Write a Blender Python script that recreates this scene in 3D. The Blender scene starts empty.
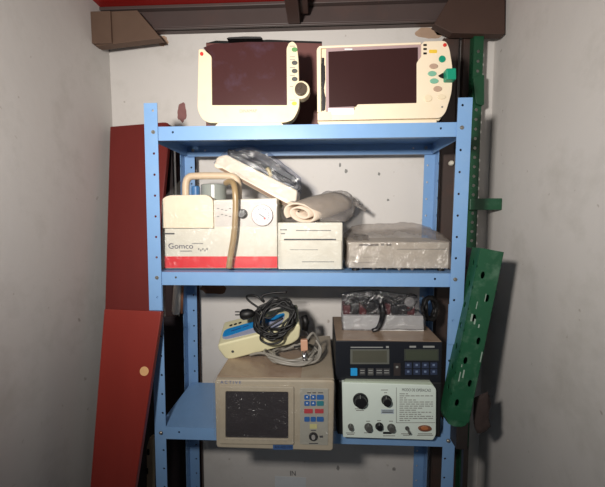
import bpy, bmesh, math, random
from mathutils import Vector, Matrix, noise
R = math.radians
scn = bpy.context.scene
C = scn.collection
rng = random.Random(7)

# ------------------------------------------------------------------ camera
F = 350.0
CAM = Vector((0.49346, -1.0354, 1.60695))
PITCH, YAW, ROLL = -0.07957, 0.04818, 0.002725
ROT = Matrix.Rotation(YAW, 3, 'Z') @ Matrix.Rotation(PITCH, 3, 'X') @ Matrix.Rotation(ROLL, 3, 'Y')
cam = bpy.data.cameras.new('camera'); cam.sensor_width = 36; cam.sensor_fit = 'HORIZONTAL'
cam.lens = F * 36 / 605; cam.clip_start = 0.02; cam.clip_end = 50
co = bpy.data.objects.new('camera', cam); C.objects.link(co)
co.location = CAM
co.rotation_euler = (ROT @ Matrix.Rotation(R(90), 3, 'X')).to_euler()
scn.camera = co

def at(px, py, Y):
    """metres from a measure on the photograph, at depth Y"""
    d = ROT @ Vector(((px - 302.5) / F, 1, -(py - 243.5) / F))
    return CAM + d * ((Y - CAM.y) / d.y)
def atz(px, py, z):
    d = ROT @ Vector(((px - 302.5) / F, 1, -(py - 243.5) / F))
    return CAM + d * ((z - CAM.z) / d.z)

# ------------------------------------------------------------------ materials
def lin(c):
    return tuple(((v / 255) / 12.92 if v / 255 <= 0.04045 else ((v / 255 + 0.055) / 1.055) ** 2.4) for v in c) + (1,)
MATS = {}
def mat(name, c, rough=0.5, metal=0.0, var=0.08, scale=30, bump=0.0, bscale=80, dirt=None, dscale=9, damt=0.5, coat=0.0, stretch=None, spec=0.5):
    m = bpy.data.materials.new(name); m.use_nodes = True
    nt = m.node_tree; N = nt.nodes; L = nt.links; b = N['Principled BSDF']
    b.inputs['Roughness'].default_value = rough; b.inputs['Metallic'].default_value = metal
    b.inputs['Coat Weight'].default_value = coat; b.inputs['Specular IOR Level'].default_value = spec
    tc = N.new('ShaderNodeTexCoord'); mp = N.new('ShaderNodeMapping')
    L.new(tc.outputs['Object'], mp.inputs['Vector'])
    if stretch: mp.inputs['Scale'].default_value = stretch
    nz = N.new('ShaderNodeTexNoise'); nz.inputs['Scale'].default_value = scale; nz.inputs['Detail'].default_value = 5
    L.new(mp.outputs['Vector'], nz.inputs['Vector'])
    mx = N.new('ShaderNodeMix'); mx.data_type = 'RGBA'
    base = lin(c)
    mx.inputs[6].default_value = tuple(v * (1 - var) for v in base[:3]) + (1,)
    mx.inputs[7].default_value = tuple(min(1, v * (1 + var)) for v in base[:3]) + (1,)
    L.new(nz.outputs['Fac'], mx.inputs[0])
    out = mx.outputs[2]
    if dirt:
        n2 = N.new('ShaderNodeTexNoise'); n2.inputs['Scale'].default_value = dscale; n2.inputs['Detail'].default_value = 8
        n2.inputs['Roughness'].default_value = 0.65
        L.new(mp.outputs['Vector'], n2.inputs['Vector'])
        cr = N.new('ShaderNodeValToRGB'); cr.color_ramp.elements[0].position = 0.52; cr.color_ramp.elements[1].position = 0.75
        cr.color_ramp.elements[1].color = (damt, damt, damt, 1)
        L.new(n2.outputs['Fac'], cr.inputs['Fac'])
        m2 = N.new('ShaderNodeMix'); m2.data_type = 'RGBA'
        L.new(cr.outputs['Color'], m2.inputs[0]); L.new(out, m2.inputs[6]); m2.inputs[7].default_value = lin(dirt)
        out = m2.outputs[2]
    L.new(out, b.inputs['Base Color'])
    if bump:
        n3 = N.new('ShaderNodeTexNoise'); n3.inputs['Scale'].default_value = bscale; n3.inputs['Detail'].default_value = 4
        L.new(mp.outputs['Vector'], n3.inputs['Vector'])
        bp = N.new('ShaderNodeBump'); bp.inputs['Strength'].default_value = bump; bp.inputs['Distance'].default_value = 0.003
        L.new(n3.outputs['Fac'], bp.inputs['Height']); L.new(bp.outputs['Normal'], b.inputs['Normal'])
    MATS[name] = m
    return m
def film(name, tint=(0.97, 0.97, 0.97), lo=0.05, hi=0.35, haze=0.06, hc=(215, 212, 205), scale=22):
    m = bpy.data.materials.new(name); m.use_nodes = True
    nt = m.node_tree; N = nt.nodes; L = nt.links; N.remove(N['Principled BSDF'])
    o = N['Material Output']
    tr = N.new('ShaderNodeBsdfTransparent'); tr.inputs[0].default_value = tint + (1,)
    gl = N.new('ShaderNodeBsdfGlossy'); gl.inputs['Roughness'].default_value = 0.16; gl.inputs['Color'].default_value = (1, 1, 1, 1)
    df = N.new('ShaderNodeBsdfDiffuse'); df.inputs[0].default_value = lin(hc)
    tc = N.new('ShaderNodeTexCoord')
    nz = N.new('ShaderNodeTexNoise'); nz.inputs['Scale'].default_value = scale; nz.inputs['Detail'].default_value = 6; nz.inputs['Distortion'].default_value = 2.5
    L.new(tc.outputs['Object'], nz.inputs['Vector'])
    bp = N.new('ShaderNodeBump'); bp.inputs['Strength'].default_value = 0.9; bp.inputs['Distance'].default_value = 0.012
    L.new(nz.outputs['Fac'], bp.inputs['Height']); L.new(bp.outputs['Normal'], gl.inputs['Normal'])
    mr = N.new('ShaderNodeMapRange'); mr.inputs[1].default_value = 0.35; mr.inputs[2].default_value = 0.75
    mr.inputs[3].default_value = lo; mr.inputs[4].default_value = hi
    L.new(nz.outputs['Fac'], mr.inputs[0])
    a = N.new('ShaderNodeMixShader'); a.inputs[0].default_value = haze
    L.new(tr.outputs[0], a.inputs[1]); L.new(df.outputs[0], a.inputs[2])
    b = N.new('ShaderNodeMixShader')
    L.new(mr.outputs[0], b.inputs[0]); L.new(a.outputs[0], b.inputs[1]); L.new(gl.outputs[0], b.inputs[2])
    L.new(b.outputs[0], o.inputs['Surface'])
    return m

BLUE = mat('blue_paint', (122, 161, 206), 0.38, var=0.05, dirt=(150, 178, 208), dscale=14, damt=0.25)
STEEL = mat('zinc_bolt', (170, 165, 155), 0.35, 0.8)
CREAM = mat('aged_cream_plastic', (226, 210, 180), 0.45, var=0.03, dirt=(214, 190, 150), dscale=12, damt=0.35)
CREAM2 = mat('pale_cream_plastic', (232, 216, 190), 0.45, var=0.03, dirt=(225, 205, 170), dscale=10, damt=0.3)
LENS = mat('dark_lens_painted_glare', (66, 36, 36), 0.30, var=0.12, scale=8, dirt=(88, 72, 92), dscale=14, damt=0.4, spec=0.4)  # purple-grey blotches paint the screen's reflections into its colour
LENS2 = mat('dark_screen_glass', (52, 29, 28), 0.30, var=0.12, scale=9, spec=0.4)
BLACK = mat('black_plastic', (22, 22, 25), 0.45, var=0.2)
SOFTBLACK = mat('black_rubber', (12, 11, 12), 0.5, var=0.2)
GREY = mat('grey_plastic', (150, 148, 145), 0.5)
DGREY = mat('dark_grey_plastic', (78, 78, 76), 0.45)
WHITE = mat('white_enamel', (212, 208, 194), 0.45, var=0.04, dirt=(180, 165, 140), dscale=8, damt=0.3)
OFFW = mat('dull_white_casing', (198, 192, 180), 0.5, var=0.05, dirt=(150, 140, 125), dscale=9, damt=0.4)
REDST = mat('red_stripe', (214, 30, 42), 0.45)
GREENB = mat('green_button', (96, 150, 90), 0.5)
TEAL = mat('teal_rubber', (10, 140, 110), 0.45)
TEALB = mat('faded_teal_button', (120, 175, 150), 0.5)
TAUPE = mat('taupe_button', (178, 150, 130), 0.5)
YEL = mat('yellow_mark', (228, 190, 60), 0.5)
REDM = mat('red_mark', (205, 50, 40), 0.5)
BEIGE = mat('dirty_beige_steel', (160, 148, 130), 0.45, var=0.07, dirt=(120, 95, 72), dscale=12, damt=0.6)
BEIGEF = mat('beige_fascia', (168, 158, 140), 0.5, var=0.05, dirt=(150, 130, 105), dscale=10, damt=0.4)
PANELG = mat('grey_keypad', (158, 156, 146), 0.5)
BLUEB = mat('blue_key', (30, 92, 160), 0.45)
REDB = mat('red_key', (176, 52, 62), 0.45)
CRT = mat('dark_tube_glass', (40, 36, 42), 0.14, var=0.2, scale=14, dirt=(58, 50, 58), dscale=30, damt=0.3, spec=0.5)
INK = mat('dark_ink', (60, 60, 66), 0.7)
INKB = mat('blue_ink', (36, 76, 140), 0.6)
INKG = mat('grey_ink', (132, 132, 128), 0.7)
INKL = mat('pale_ink', (140, 142, 140), 0.7)
CARD = mat('brown_top_sheet', (152, 132, 114), 0.22, var=0.12, scale=14, dirt=(120, 92, 70), dscale=16, damt=0.5, bump=0.3, bscale=40)
LCD = mat('green_grey_lcd', (80, 80, 70), 0.3, var=0.08)
LCD2 = mat('olive_lcd', (66, 72, 60), 0.3, var=0.08)
NAVYK = mat('navy_key', (44, 54, 78), 0.5)
SKYB = mat('sky_blue_label', (34, 138, 206), 0.4)
LILAC = mat('pale_lilac_label', (160, 164, 186), 0.45)
PANELW = mat('pale_green_white_panel', (214, 226, 218), 0.45, var=0.03)
WOODR = mat('dark_red_laminate', (124, 40, 32), 0.42, var=0.14, scale=16, stretch=(1, 1, 0.08), spec=0.35)
WOODR2 = mat('maroon_laminate', (106, 34, 30), 0.45, var=0.14, scale=18, stretch=(1, 1, 0.08), spec=0.35)
WOODD = mat('dark_brown_board', (62, 32, 28), 0.55, var=0.25, scale=20, stretch=(1, 1, 0.1))
TIMBER = mat('brown_timber', (98, 76, 62), 0.7, var=0.15, scale=18, dirt=(70, 52, 42), damt=0.5)
DARKST = mat('dark_rusty_steel', (66, 54, 50), 0.5, var=0.25, scale=12, dirt=(92, 60, 48), dscale=7, damt=0.6)
DARKC = mat('dark_steel_channel', (78, 66, 64), 0.5, var=0.15, scale=8, dirt=(100, 72, 64), dscale=6, damt=0.5)
REDPR = mat('red_primer', (150, 24, 20), 0.5, var=0.15, scale=10)
GREENSH = mat('shaded_green_enamel', (18, 70, 44), 0.45, var=.2, scale=14)  # racking green darkened: the shade on the upright is put into the colour
GREENP = mat('green_enamel', (28, 80, 54), 0.4, var=0.18, scale=14, dirt=(110, 140, 120), dscale=20, damt=0.5)
HOSE = mat('tan_hose', (158, 134, 98), 0.3, var=0.08)
TUBEC = mat('cream_tube', (214, 190, 160), 0.45)
JARM = mat('smoky_jar', (150, 156, 150), 0.2, var=0.12)
CLOTH = mat('pale_cloth', (222, 205, 186), 0.85, var=0.08, bump=0.4, bscale=120)
GCABLE = mat('pale_grey_cable', (142, 138, 130), 0.4)
PINKC = mat('pinkish_connector', (196, 150, 124), 0.5)
CHROME = mat('chrome', (210, 210, 212), 0.18, 1.0)
TRAYW = mat('white_tray', (226, 226, 222), 0.4)
DARKRED = mat('dark_red_parts', (96, 30, 34), 0.4, var=0.3)
PAPER = mat('white_paper', (214, 218, 222), 0.8)
BROWN = mat('brown_connector', (124, 76, 54), 0.5)
TAN = mat('tan_filler', (206, 160, 110), 0.7, var=0.15)
FILM = film('clear_film', lo=0.0, hi=0.05, haze=0.03)
FILMD = film('smoky_film', (0.86, 0.86, 0.88), 0.05, 0.3, 0.04)
FILMG = film('cloudy_film', (0.9, 0.9, 0.9), 0.02, 0.14, 0.38, (172, 164, 158))

# ------------------------------------------------------------------ mesh helpers
def new(): return bmesh.new()
def hull_box(bm, x0, x1, y0, y1, z0, z1):
    vs = [bm.verts.new((x, y, z)) for x in (x0, x1) for y in (y0, y1) for z in (z0, z1)]
    for f in ((0, 1, 3, 2), (4, 6, 7, 5), (0, 4, 5, 1), (2, 3, 7, 6), (0, 2, 6, 4), (1, 5, 7, 3)):
        bm.faces.new([vs[i] for i in f])
def prism(bm, pts, y0, y1, scale=1.0, dz=0.0):
    """outline in XZ (list of (x,z)), extruded from y0 to y1; the back may shrink"""
    cx = sum(p[0] for p in pts) / len(pts); cz = sum(p[1] for p in pts) / len(pts)
    a = [bm.verts.new((p[0], y0, p[1])) for p in pts]
    b = [bm.verts.new((cx + (p[0] - cx) * scale, y1, cz + (p[1] - cz) * scale + dz)) for p in pts]
    n = len(pts)
    bm.faces.new(a); bm.faces.new(b[::-1])
    for i in range(n): bm.faces.new((a[i], b[i], b[(i + 1) % n], a[(i + 1) % n]))
def pp(pts, Y):  # photo measures -> (x,z)
    return [(v.x, v.z) for v in (at(x, y, Y) for x, y in pts)]
def rnd(pts, r, n=4):
    """round the corners of an outline; r a number or a list"""
    out = []; N = len(pts)
    for i, p in enumerate(pts):
        rr = r[i] if isinstance(r, (list, tuple)) else r
        p = Vector(p); a = Vector(pts[i - 1]) - p; b = Vector(pts[(i + 1) % N]) - p
        rr = min(rr, a.length * 0.45, b.length * 0.45)
        if rr <= 0: out.append(tuple(p)); continue
        s = p + a.normalized() * rr; e = p + b.normalized() * rr
        for k in range(n + 1):
            t = k / n
            out.append(tuple(s * (1 - t) ** 2 + p * 2 * t * (1 - t) + e * t * t))
    return out
def cyl(bm, c, axis, r, h, n=20, r2=None, cap=True):
    """cylinder from c along axis"""
    ax = Vector(axis).normalized(); q = ax.orthogonal().normalized(); w = ax.cross(q); c = Vector(c)
    r2 = r if r2 is None else r2
    A = [bm.verts.new(c + (q * math.cos(t) + w * math.sin(t)) * r) for t in (2 * math.pi * i / n for i in range(n))]
    B = [bm.verts.new(c + ax * h + (q * math.cos(t) + w * math.sin(t)) * r2) for t in (2 * math.pi * i / n for i in range(n))]
    for i in range(n): bm.faces.new((A[i], A[(i + 1) % n], B[(i + 1) % n], B[i]))
    if cap: bm.faces.new(A[::-1]); bm.faces.new(B)
def ell(bm, px, py, Y, rx, ry, d, n=20):
    """flat button on a front face: ellipse in photo units, standing d proud of Y"""
    prism(bm, pp([(px + rx * math.cos(t), py + ry * math.sin(t)) for t in (2 * math.pi * i / n for i in range(n))], Y), Y - d, Y + 0.001)
def rect(bm, x0, y0, x1, y1, Y, d, r=0.0):
    prism(bm, rnd(pp([(x0, y0), (x1, y0), (x1, y1), (x0, y1)], Y), r), Y - d, Y + 0.0008)
def knobat(bm, px, py, Y, r, h, n=24):
    c = at(px, py, Y); rr = (at(px + r, py, Y) - c).length
    cyl(bm, c, (0, -1, 0), rr, h * 0.35, n); cyl(bm, c + Vector((0, -h * 0.35, 0)), (0, -1, 0), rr * 0.86, h * 0.65, n, rr * 0.76)
def catmull(pts, k=6, closed=False):
    P = [Vector(p) for p in pts]; out = []; n = len(P)
    for i in range(n if closed else n - 1):
        p0 = P[i - 1] if (closed or i > 0) else P[0]; p1 = P[i]; p2 = P[(i + 1) % n]
        p3 = P[(i + 2) % n] if (closed or i + 2 < n) else P[-1]
        for j in range(k):
            t = j / k
            out.append(0.5 * ((2 * p1) + (p2 - p0) * t + (2 * p0 - 5 * p1 + 4 * p2 - p3) * t * t + (3 * p1 - p0 - 3 * p2 + p3) * t ** 3))
    if not closed: out.append(P[-1])
    return out
def tube(bm, pts, r, n=8, flat=1.0):
    P = [Vector(p) for p in pts]; rings = []; q = None
    for i, p in enumerate(P):
        t = (P[min(i + 1, len(P) - 1)] - P[max(i - 1, 0)])
        if t.length < 1e-9: t = Vector((0, 0, 1))
        t.normalize()
        if q is None: q = t.orthogonal().normalized()
        q = (q - t * q.dot(t))
        q = q.normalized() if q.length > 1e-6 else t.orthogonal().normalized()
        w = t.cross(q)
        rr = r(i / (len(P) - 1)) if callable(r) else r
        rings.append([bm.verts.new(p + (q * math.cos(a) * rr + w * math.sin(a) * rr * flat)) for a in (2 * math.pi * k / n for k in range(n))])
    for a, b in zip(rings, rings[1:]):
        for k in range(n): bm.faces.new((a[k], a[(k + 1) % n], b[(k + 1) % n], b[k]))
    bm.faces.new(rings[0][::-1]); bm.faces.new(rings[-1])
def perf(bm, o, u, v, w, length, holes, hr, th, slot=1.0, hn=10):
    """strip of sheet metal, width w along u, length along v, with holes (u0, v0); thickness th along u x v"""
    o = Vector(o); u = Vector(u).normalized(); v = Vector(v).normalized(); nrm = u.cross(v)
    hs = sorted(holes, key=lambda h: h[1]); half = hr * slot * 1.25
    def P(a, b, k): return bm.verts.new(o + u * a + v * b + nrm * (th * k))
    def slab(b0, b1):
        if b1 - b0 < 1e-6: return
        q = [[P(a, b, k) for a, b in ((0, b0), (w, b0), (w, b1), (0, b1))] for k in (0, 1)]
        bm.faces.new(q[0][::-1]); bm.faces.new(q[1])
        for i in range(4): bm.faces.new((q[0][i], q[0][(i + 1) % 4], q[1][(i + 1) % 4], q[1][i]))
    cur = 0.0
    for hu, hv in hs:
        b0, b1 = hv - half, hv + half
        if b0 < cur or b1 > length: continue
        slab(cur, b0); cur = b1
        ang = [2 * math.pi * i / hn + math.pi / 4 for i in range(hn)]
        outer = []
        for a in ang:
            c, s = math.cos(a), math.sin(a)
            x = (w - hu if c > 0 else hu) / max(abs(c), 1e-6); y = half / max(abs(s), 1e-6)
            k = min(x, y); outer.append((hu + c * k, hv + s * k))
        inner = [(hu + math.cos(a) * hr, hv + math.sin(a) * hr * slot) for a in ang]
        OF = [[P(a, b, k) for a, b in outer] for k in (0, 1)]; IF = [[P(a, b, k) for a, b in inner] for k in (0, 1)]
        for i in range(hn):
            j = (i + 1) % hn
            # corner of the cell between i and j
            bm.faces.new((OF[1][i], OF[1][j], IF[1][j], IF[1][i])); bm.faces.new((OF[0][j], OF[0][i], IF[0][i], IF[0][j]))
            bm.faces.new((IF[0][i], IF[0][j], IF[1][j], IF[1][i])); bm.faces.new((OF[0][j], OF[0][i], OF[1][i], OF[1][j]))
        for cx, cy in ((0, b0), (w, b0), (w, b1), (0, b1)):   # the four corners left over
            ca = math.atan2(cy - hv, cx - hu)
            for i in range(hn):
                d0 = (ca - ang[i]) % (2 * math.pi)
                if 1e-4 < d0 < 2 * math.pi / hn - 1e-4:
                    j = (i + 1) % hn
                    for k in (0, 1): bm.faces.new((P(cx, cy, k), OF[k][j], OF[k][i]))
    slab(cur, length)
def text(bm, s, x0, y1, x1, y0, Y, d=0.0004):
    """lettering fitted in the photo rectangle x0..x1, y0(top)..y1(base) on the plane Y"""
    cu = bpy.data.curves.new('t', 'FONT'); cu.body = s; cu.size = 1; cu.extrude = 0.0
    ob = bpy.data.objects.new('t', cu); C.objects.link(ob)
    dg = bpy.context.evaluated_depsgraph_get(); me = bpy.data.meshes.new_from_object(ob.evaluated_get(dg))
    xs = [v.co.x for v in me.vertices]; ys = [v.co.y for v in me.vertices]
    a = at(x0, y1, Y - d); b = at(x1, y0, Y - d)
    sx = (b.x - a.x) / (max(xs) - min(xs)); sz = (b.z - a.z) / (max(ys) - min(ys))
    t = bmesh.new(); t.from_mesh(me)
    for v in t.verts: v.co = Vector((a.x + (v.co.x - min(xs)) * sx, Y - d, a.z + (v.co.y - min(ys)) * sz))
    m2 = bpy.data.meshes.new('t2'); t.to_mesh(m2); bm.from_mesh(m2); t.free()
    bpy.data.objects.remove(ob); bpy.data.meshes.remove(me); bpy.data.meshes.remove(m2)
def shell(bm, pts, sub=4, amp=0.006, fr=14, seed=0, skip=None):
    """crumpled film: the hull of some points, subdivided and creased"""
    t = bmesh.new()
    vs = [t.verts.new(p) for p in pts]
    r = bmesh.ops.convex_hull(t, input=vs)
    bmesh.ops.delete(t, geom=[v for v in t.verts if not v.link_faces], context='VERTS')
    bmesh.ops.triangulate(t, faces=t.faces[:])
    for _ in range(sub):
        es = [e for e in t.edges if e.calc_length() > 0.018]
        if es: bmesh.ops.subdivide_edges(t, edges=es, cuts=1); bmesh.ops.triangulate(t, faces=t.faces[:])
    t.normal_update()
    off = Vector((seed * 3.1, seed * 1.7, seed))
    for v in t.verts:
        n = noise.noise(v.co * fr + off) + 0.5 * noise.noise(v.co * fr * 2.7 + off)
        v.co += v.normal * (amp * n + amp * 0.3)
    if skip: bmesh.ops.delete(t, geom=[f for f in t.faces if skip(f.calc_center_median(), f.normal)], context='FACES')
    m2 = bpy.data.meshes.new('t2'); t.to_mesh(m2); bm.from_mesh(m2); t.free(); bpy.data.meshes.remove(m2)

def obj(name, bm, m, parent=None, bevel=0.0, smooth=False, local=False, seg=2):
    if parent is not None and not local:
        p = parent; off = Vector()
        while p is not None: off += p.location; p = p.parent
        bm.transform(Matrix.Translation(-off))
    bmesh.ops.recalc_face_normals(bm, faces=bm.faces[:])
    me = bpy.data.meshes.new(name); bm.to_mesh(me); bm.free()
    me.materials.append(m)
    o = bpy.data.objects.new(name, me); C.objects.link(o)
    if parent is not None: o.parent = parent
    if smooth: me.polygons.foreach_set('use_smooth', [True] * len(me.polygons))
    if bevel:
        b = o.modifiers.new('bevel', 'BEVEL'); b.width = bevel; b.segments = seg; b.limit_method = 'ANGLE'; b.angle_limit = R(40)
        b.harden_normals = False
    return o
def caps(rs, Y, m, parent, d=.0005):
    for r in rs:
        b = new(); rect(b, *r, Y, d); obj('caption', b, m, parent)
def tag(o, label, cat, group=None):
    o['label'] = label; o['category'] = cat
    if group: o['group'] = group
    return o
def thing(name, label, cat, loc, rot=(0, 0, 0), group=None):
    o = bpy.data.objects.new(name, None); C.objects.link(o); o.empty_display_size = 0.02
    o.location = loc; o.rotation_euler = rot
    return tag(o, label, cat, group)
def struct(name, bm, m, bevel=0.0, label=None):
    o = obj(name, bm, m, bevel=bevel); o['kind'] = 'structure'
    if label: o['label'] = label
    return o

# ------------------------------------------------------------------ the setting
YW = 0.38
XL, XR = -0.345, 1.155
def wallmat():
    m = mat('stained_whitewash', (214, 210, 206), 0.75, var=0.05, scale=5, dirt=(176, 172, 164), dscale=5, damt=0.45, bump=0.25, bscale=30, spec=0.2)
    nt = m.node_tree; N = nt.nodes; L = nt.links; b = N['Principled BSDF']
    src = b.inputs['Base Color'].links[0].from_socket
    # small brown specks, chipped plaster
    tc = N.new('ShaderNodeTexCoord'); vo = N.new('ShaderNodeTexNoise'); vo.inputs['Scale'].default_value = 26; vo.inputs['Detail'].default_value = 3
    L.new(tc.outputs['Object'], vo.inputs['Vector'])
    cr = N.new('ShaderNodeValToRGB'); cr.color_ramp.elements[0].position = 0.70; cr.color_ramp.elements[1].position = 0.76
    cr.color_ramp.elements[1].color = (0.5, 0.5, 0.5, 1)
    L.new(vo.outputs['Fac'], cr.inputs[0])
    mx = N.new('ShaderNodeMix'); mx.data_type = 'RGBA'; L.new(cr.outputs[0], mx.inputs[0]); L.new(src, mx.inputs[6]); mx.inputs[7].default_value = lin((128, 112, 96))
    L.new(mx.outputs[2], b.inputs['Base Color'])
    return m
WALL = wallmat()
bm = new(); hull_box(bm, XL - 0.12, XR + 0.12, YW, YW + 0.12, 0, 2.75); struct('wall_back', bm, WALL)
bm = new(); hull_box(bm, XL - 0.12, XL, -0.62, YW, 0, 2.75); struct('wall_left', bm, WALL)
bm = new(); hull_box(bm, XR, XR + 0.12, -0.62, YW, 0, 2.75); struct('wall_right', bm, WALL)
FLOOR = mat('worn_concrete', (120, 112, 104), 0.8, var=0.12, scale=8, bump=0.2)
bm = new(); hull_box(bm, -2.4, 3.2, -2.6, YW + 0.12, -0.1, 0); struct('floor', bm, FLOOR)
bm = new(); hull_box(bm, XL - 0.12, XR + 0.12, -0.62, YW + 0.12, 2.75, 2.85); struct('ceiling', bm, mat('dark_ceiling_sheet', (84, 66, 60), 0.7))

# brown water stains, screw plugs and pencil marks on the back wall: each its own flat patch of plaster
def blotch(px, py, rx, ry, seed, m, name='trim_1', n=26):
    b = new(); pts = []
    for i in range(n):
        t = 2 * math.pi * i / n; k = 1 + 0.35 * noise.noise(Vector((math.cos(t) * 1.7, math.sin(t) * 1.7, seed)))
        pts.append((px + rx * k * math.cos(t), py + ry * k * math.sin(t)))
    prism(b, pp(pts, YW), YW - 0.0012, YW + 0.002); return b
STAIN = mat('brown_stain', (122, 84, 62), 0.8, var=0.25, scale=40)
STAIN2 = mat('faint_rust_stain', (178, 150, 128), 0.8, var=0.15, scale=40)
STAIN3 = mat('purple_brown_stain', (134, 92, 90), 0.8, var=0.25, scale=30)
k = 1
for px, py, rx, ry, s, m in ((214, 288, 13, 6, 1, STAIN), (163, 41, 5, 5, 2, STAIN2), (182, 113, 4.6, 9, 3, STAIN3), (430, 33, 16, 6, 4, STAIN2), (441, 30, 7, 5, 5, STAIN),
                             (338, 468, 1.6, 2.2, 6, GREY), (394, 469, 1.6, 1.8, 7, GREY), (340, 165, 1.2, 2.0, 8, INKG), (346, 171, 1.4, 2.2, 9, INKG), (379, 174, 1.3, 1.5, 10, INKG), (388, 200, 1.2, 1.2, 11, INKG)):
    o = struct('trim_%d' % k, blotch(px, py, rx, ry, s, m), m); k += 1

# roof steel over the back wall
def xz(px, py, Y): v = at(px, py, Y); return v.x, v.z
Yb = YW - 0.055
zl = at(230, 33, YW).z; zt = at(230, 27, Yb).z; zw = at(230, 9, Yb + .02).z
bm = new(); hull_box(bm, XL, XR, Yb, YW, zl, zl + 0.004); hull_box(bm, XL, XR, Yb, Yb + 0.012, zl, zt)
hull_box(bm, XL, XR, Yb + 0.02, Yb + 0.03, zl, zw); hull_box(bm, XL, XR, Yb, YW, zw, zw + 0.012)
struct('channel_beam', bm, DARKC, 0.002, 'dark steel channel along the top of the back wall')
bm = new(); zr = at(230, 7, 0.20).z; hull_box(bm, XL, XR, 0.29, 0.37, zw + 0.013, zw + 0.09); hull_box(bm, XL, XR, 0.24, 0.379, zw + 0.09, zw + 0.1)
hull_box(bm, XL, XR, 0.285, 0.291, zw + 0.0131, zw + 0.09)
struct('red_beam', bm, REDPR, 0.002, 'red painted steel beam above the dark channel')
# joist coming forward
a0 = at(288, 24, 0.31); a1 = at(300, 24, 0.31)
bm = new(); hull_box(bm, a0.x, a1.x, -0.45, 0.312, a0.z, a0.z + 0.16); hull_box(bm, a1.x, a1.x + 0.03, -0.45, 0.305, a0.z + 0.03, a0.z + 0.16)
struct('joist_beam', bm, mat('dark_joist', (70, 48, 42), 0.6, var=0.2, scale=10, stretch=(1, .15, 1)), 0.003, 'dark brown joist running forward under the roof')
bm = new(); prism(bm, pp([(96, 12), (137, 10), (161, 38), (96, 46)], 0.28), 0.28, 0.316)
hull_box(bm, XL, at(112, 20, .28).x, 0.27, 0.316, at(120, 44, .28).z, at(120, 12, .28).z)
struct('timber_beam', bm, TIMBER, 0.002, 'brown timber plank end in the top left corner')
bm = new(); prism(bm, pp([(434, 24), (452, -6), (505, -6), (505, 34), (452, 33)], 0.28), 0.28, 0.316)
struct('timber_beam', bm, mat('rusty_brown_plank', (66, 46, 38), 0.65, var=0.2, scale=9), 0.002, 'rusty brown plank in the top right corner')

# ------------------------------------------------------------------ the rack
W, PIT, D, LEAN, Z0 = 0.89, 0.0619, 0.30, 0.01096, 1.42
ZS = {1: Z0 + 7 * PIT, 2: Z0, 3: Z0 - 8 * PIT}
S1, S2, S3 = (ZS[i] + 0.0165 for i in (1, 2, 3))
ZTOP = ZS[1] + 0.0835
rack = thing('metal_shelving_rack', 'blue slotted steel shelving rack holding all the medical devices', 'shelving rack', (W / 2, D / 2, 0))
def lean(bm):
    for v in bm.verts: v.co.x += LEAN * (v.co.z - Z0)
def post(z0, z1, xside, yside, dx=0.0, dy=0.0, w=0.04):
    """slotted angle: one flange facing front, one facing the side"""
    b = new(); x0 = -0.027 if xside == 0 else W + 0.027 - w
    hx = 0.027 if xside == 0 else w - 0.027
    hol = [(hx, ZS[2] + k * PIT - z0) for k in range(-24, 12) if z0 + 0.015 < ZS[2] + k * PIT < z1 - 0.012]
    Y = (-0.0035 if yside == 0 else D) + dy
    perf(b, (x0 + dx, Y + 0.002, z0), (1, 0, 0), (0, 0, 1), w, z1 - z0, hol, 0.0036, 0.002)
    xs = (x0 if xside == 0 else x0 + w - 0.002) + dx
    ys = Y + 0.0021 if yside == 0 else Y - w
    perf(b, (xs, ys, z0), (0, 1, 0), (0, 0, 1), w - 0.0022, z1 - z0, [(0.02, h[1]) for h in hol], 0.0036, 0.002)
    lean(b); return b
zj0 = at(157, 310, 0).z; zj1 = at(452, 344, 0).z
obj('post', post(zj0, ZTOP, 0, 0), BLUE, rack)
obj('post', post(0, zj0 + 0.12, 0, 0, 0.0045, 0.0048, 0.036), BLUE, rack)
obj('post', post(zj1, ZTOP - 0.001, 1, 0), BLUE, rack)
obj('post', post(0, zj1 + 0.12, 1, 0, -0.0045, 0.0048, 0.036), BLUE, rack)
obj('post', post(0, ZTOP, 0, 1), BLUE, rack)
obj('post', post(0, ZTOP, 1, 1), BLUE, rack)
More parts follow.
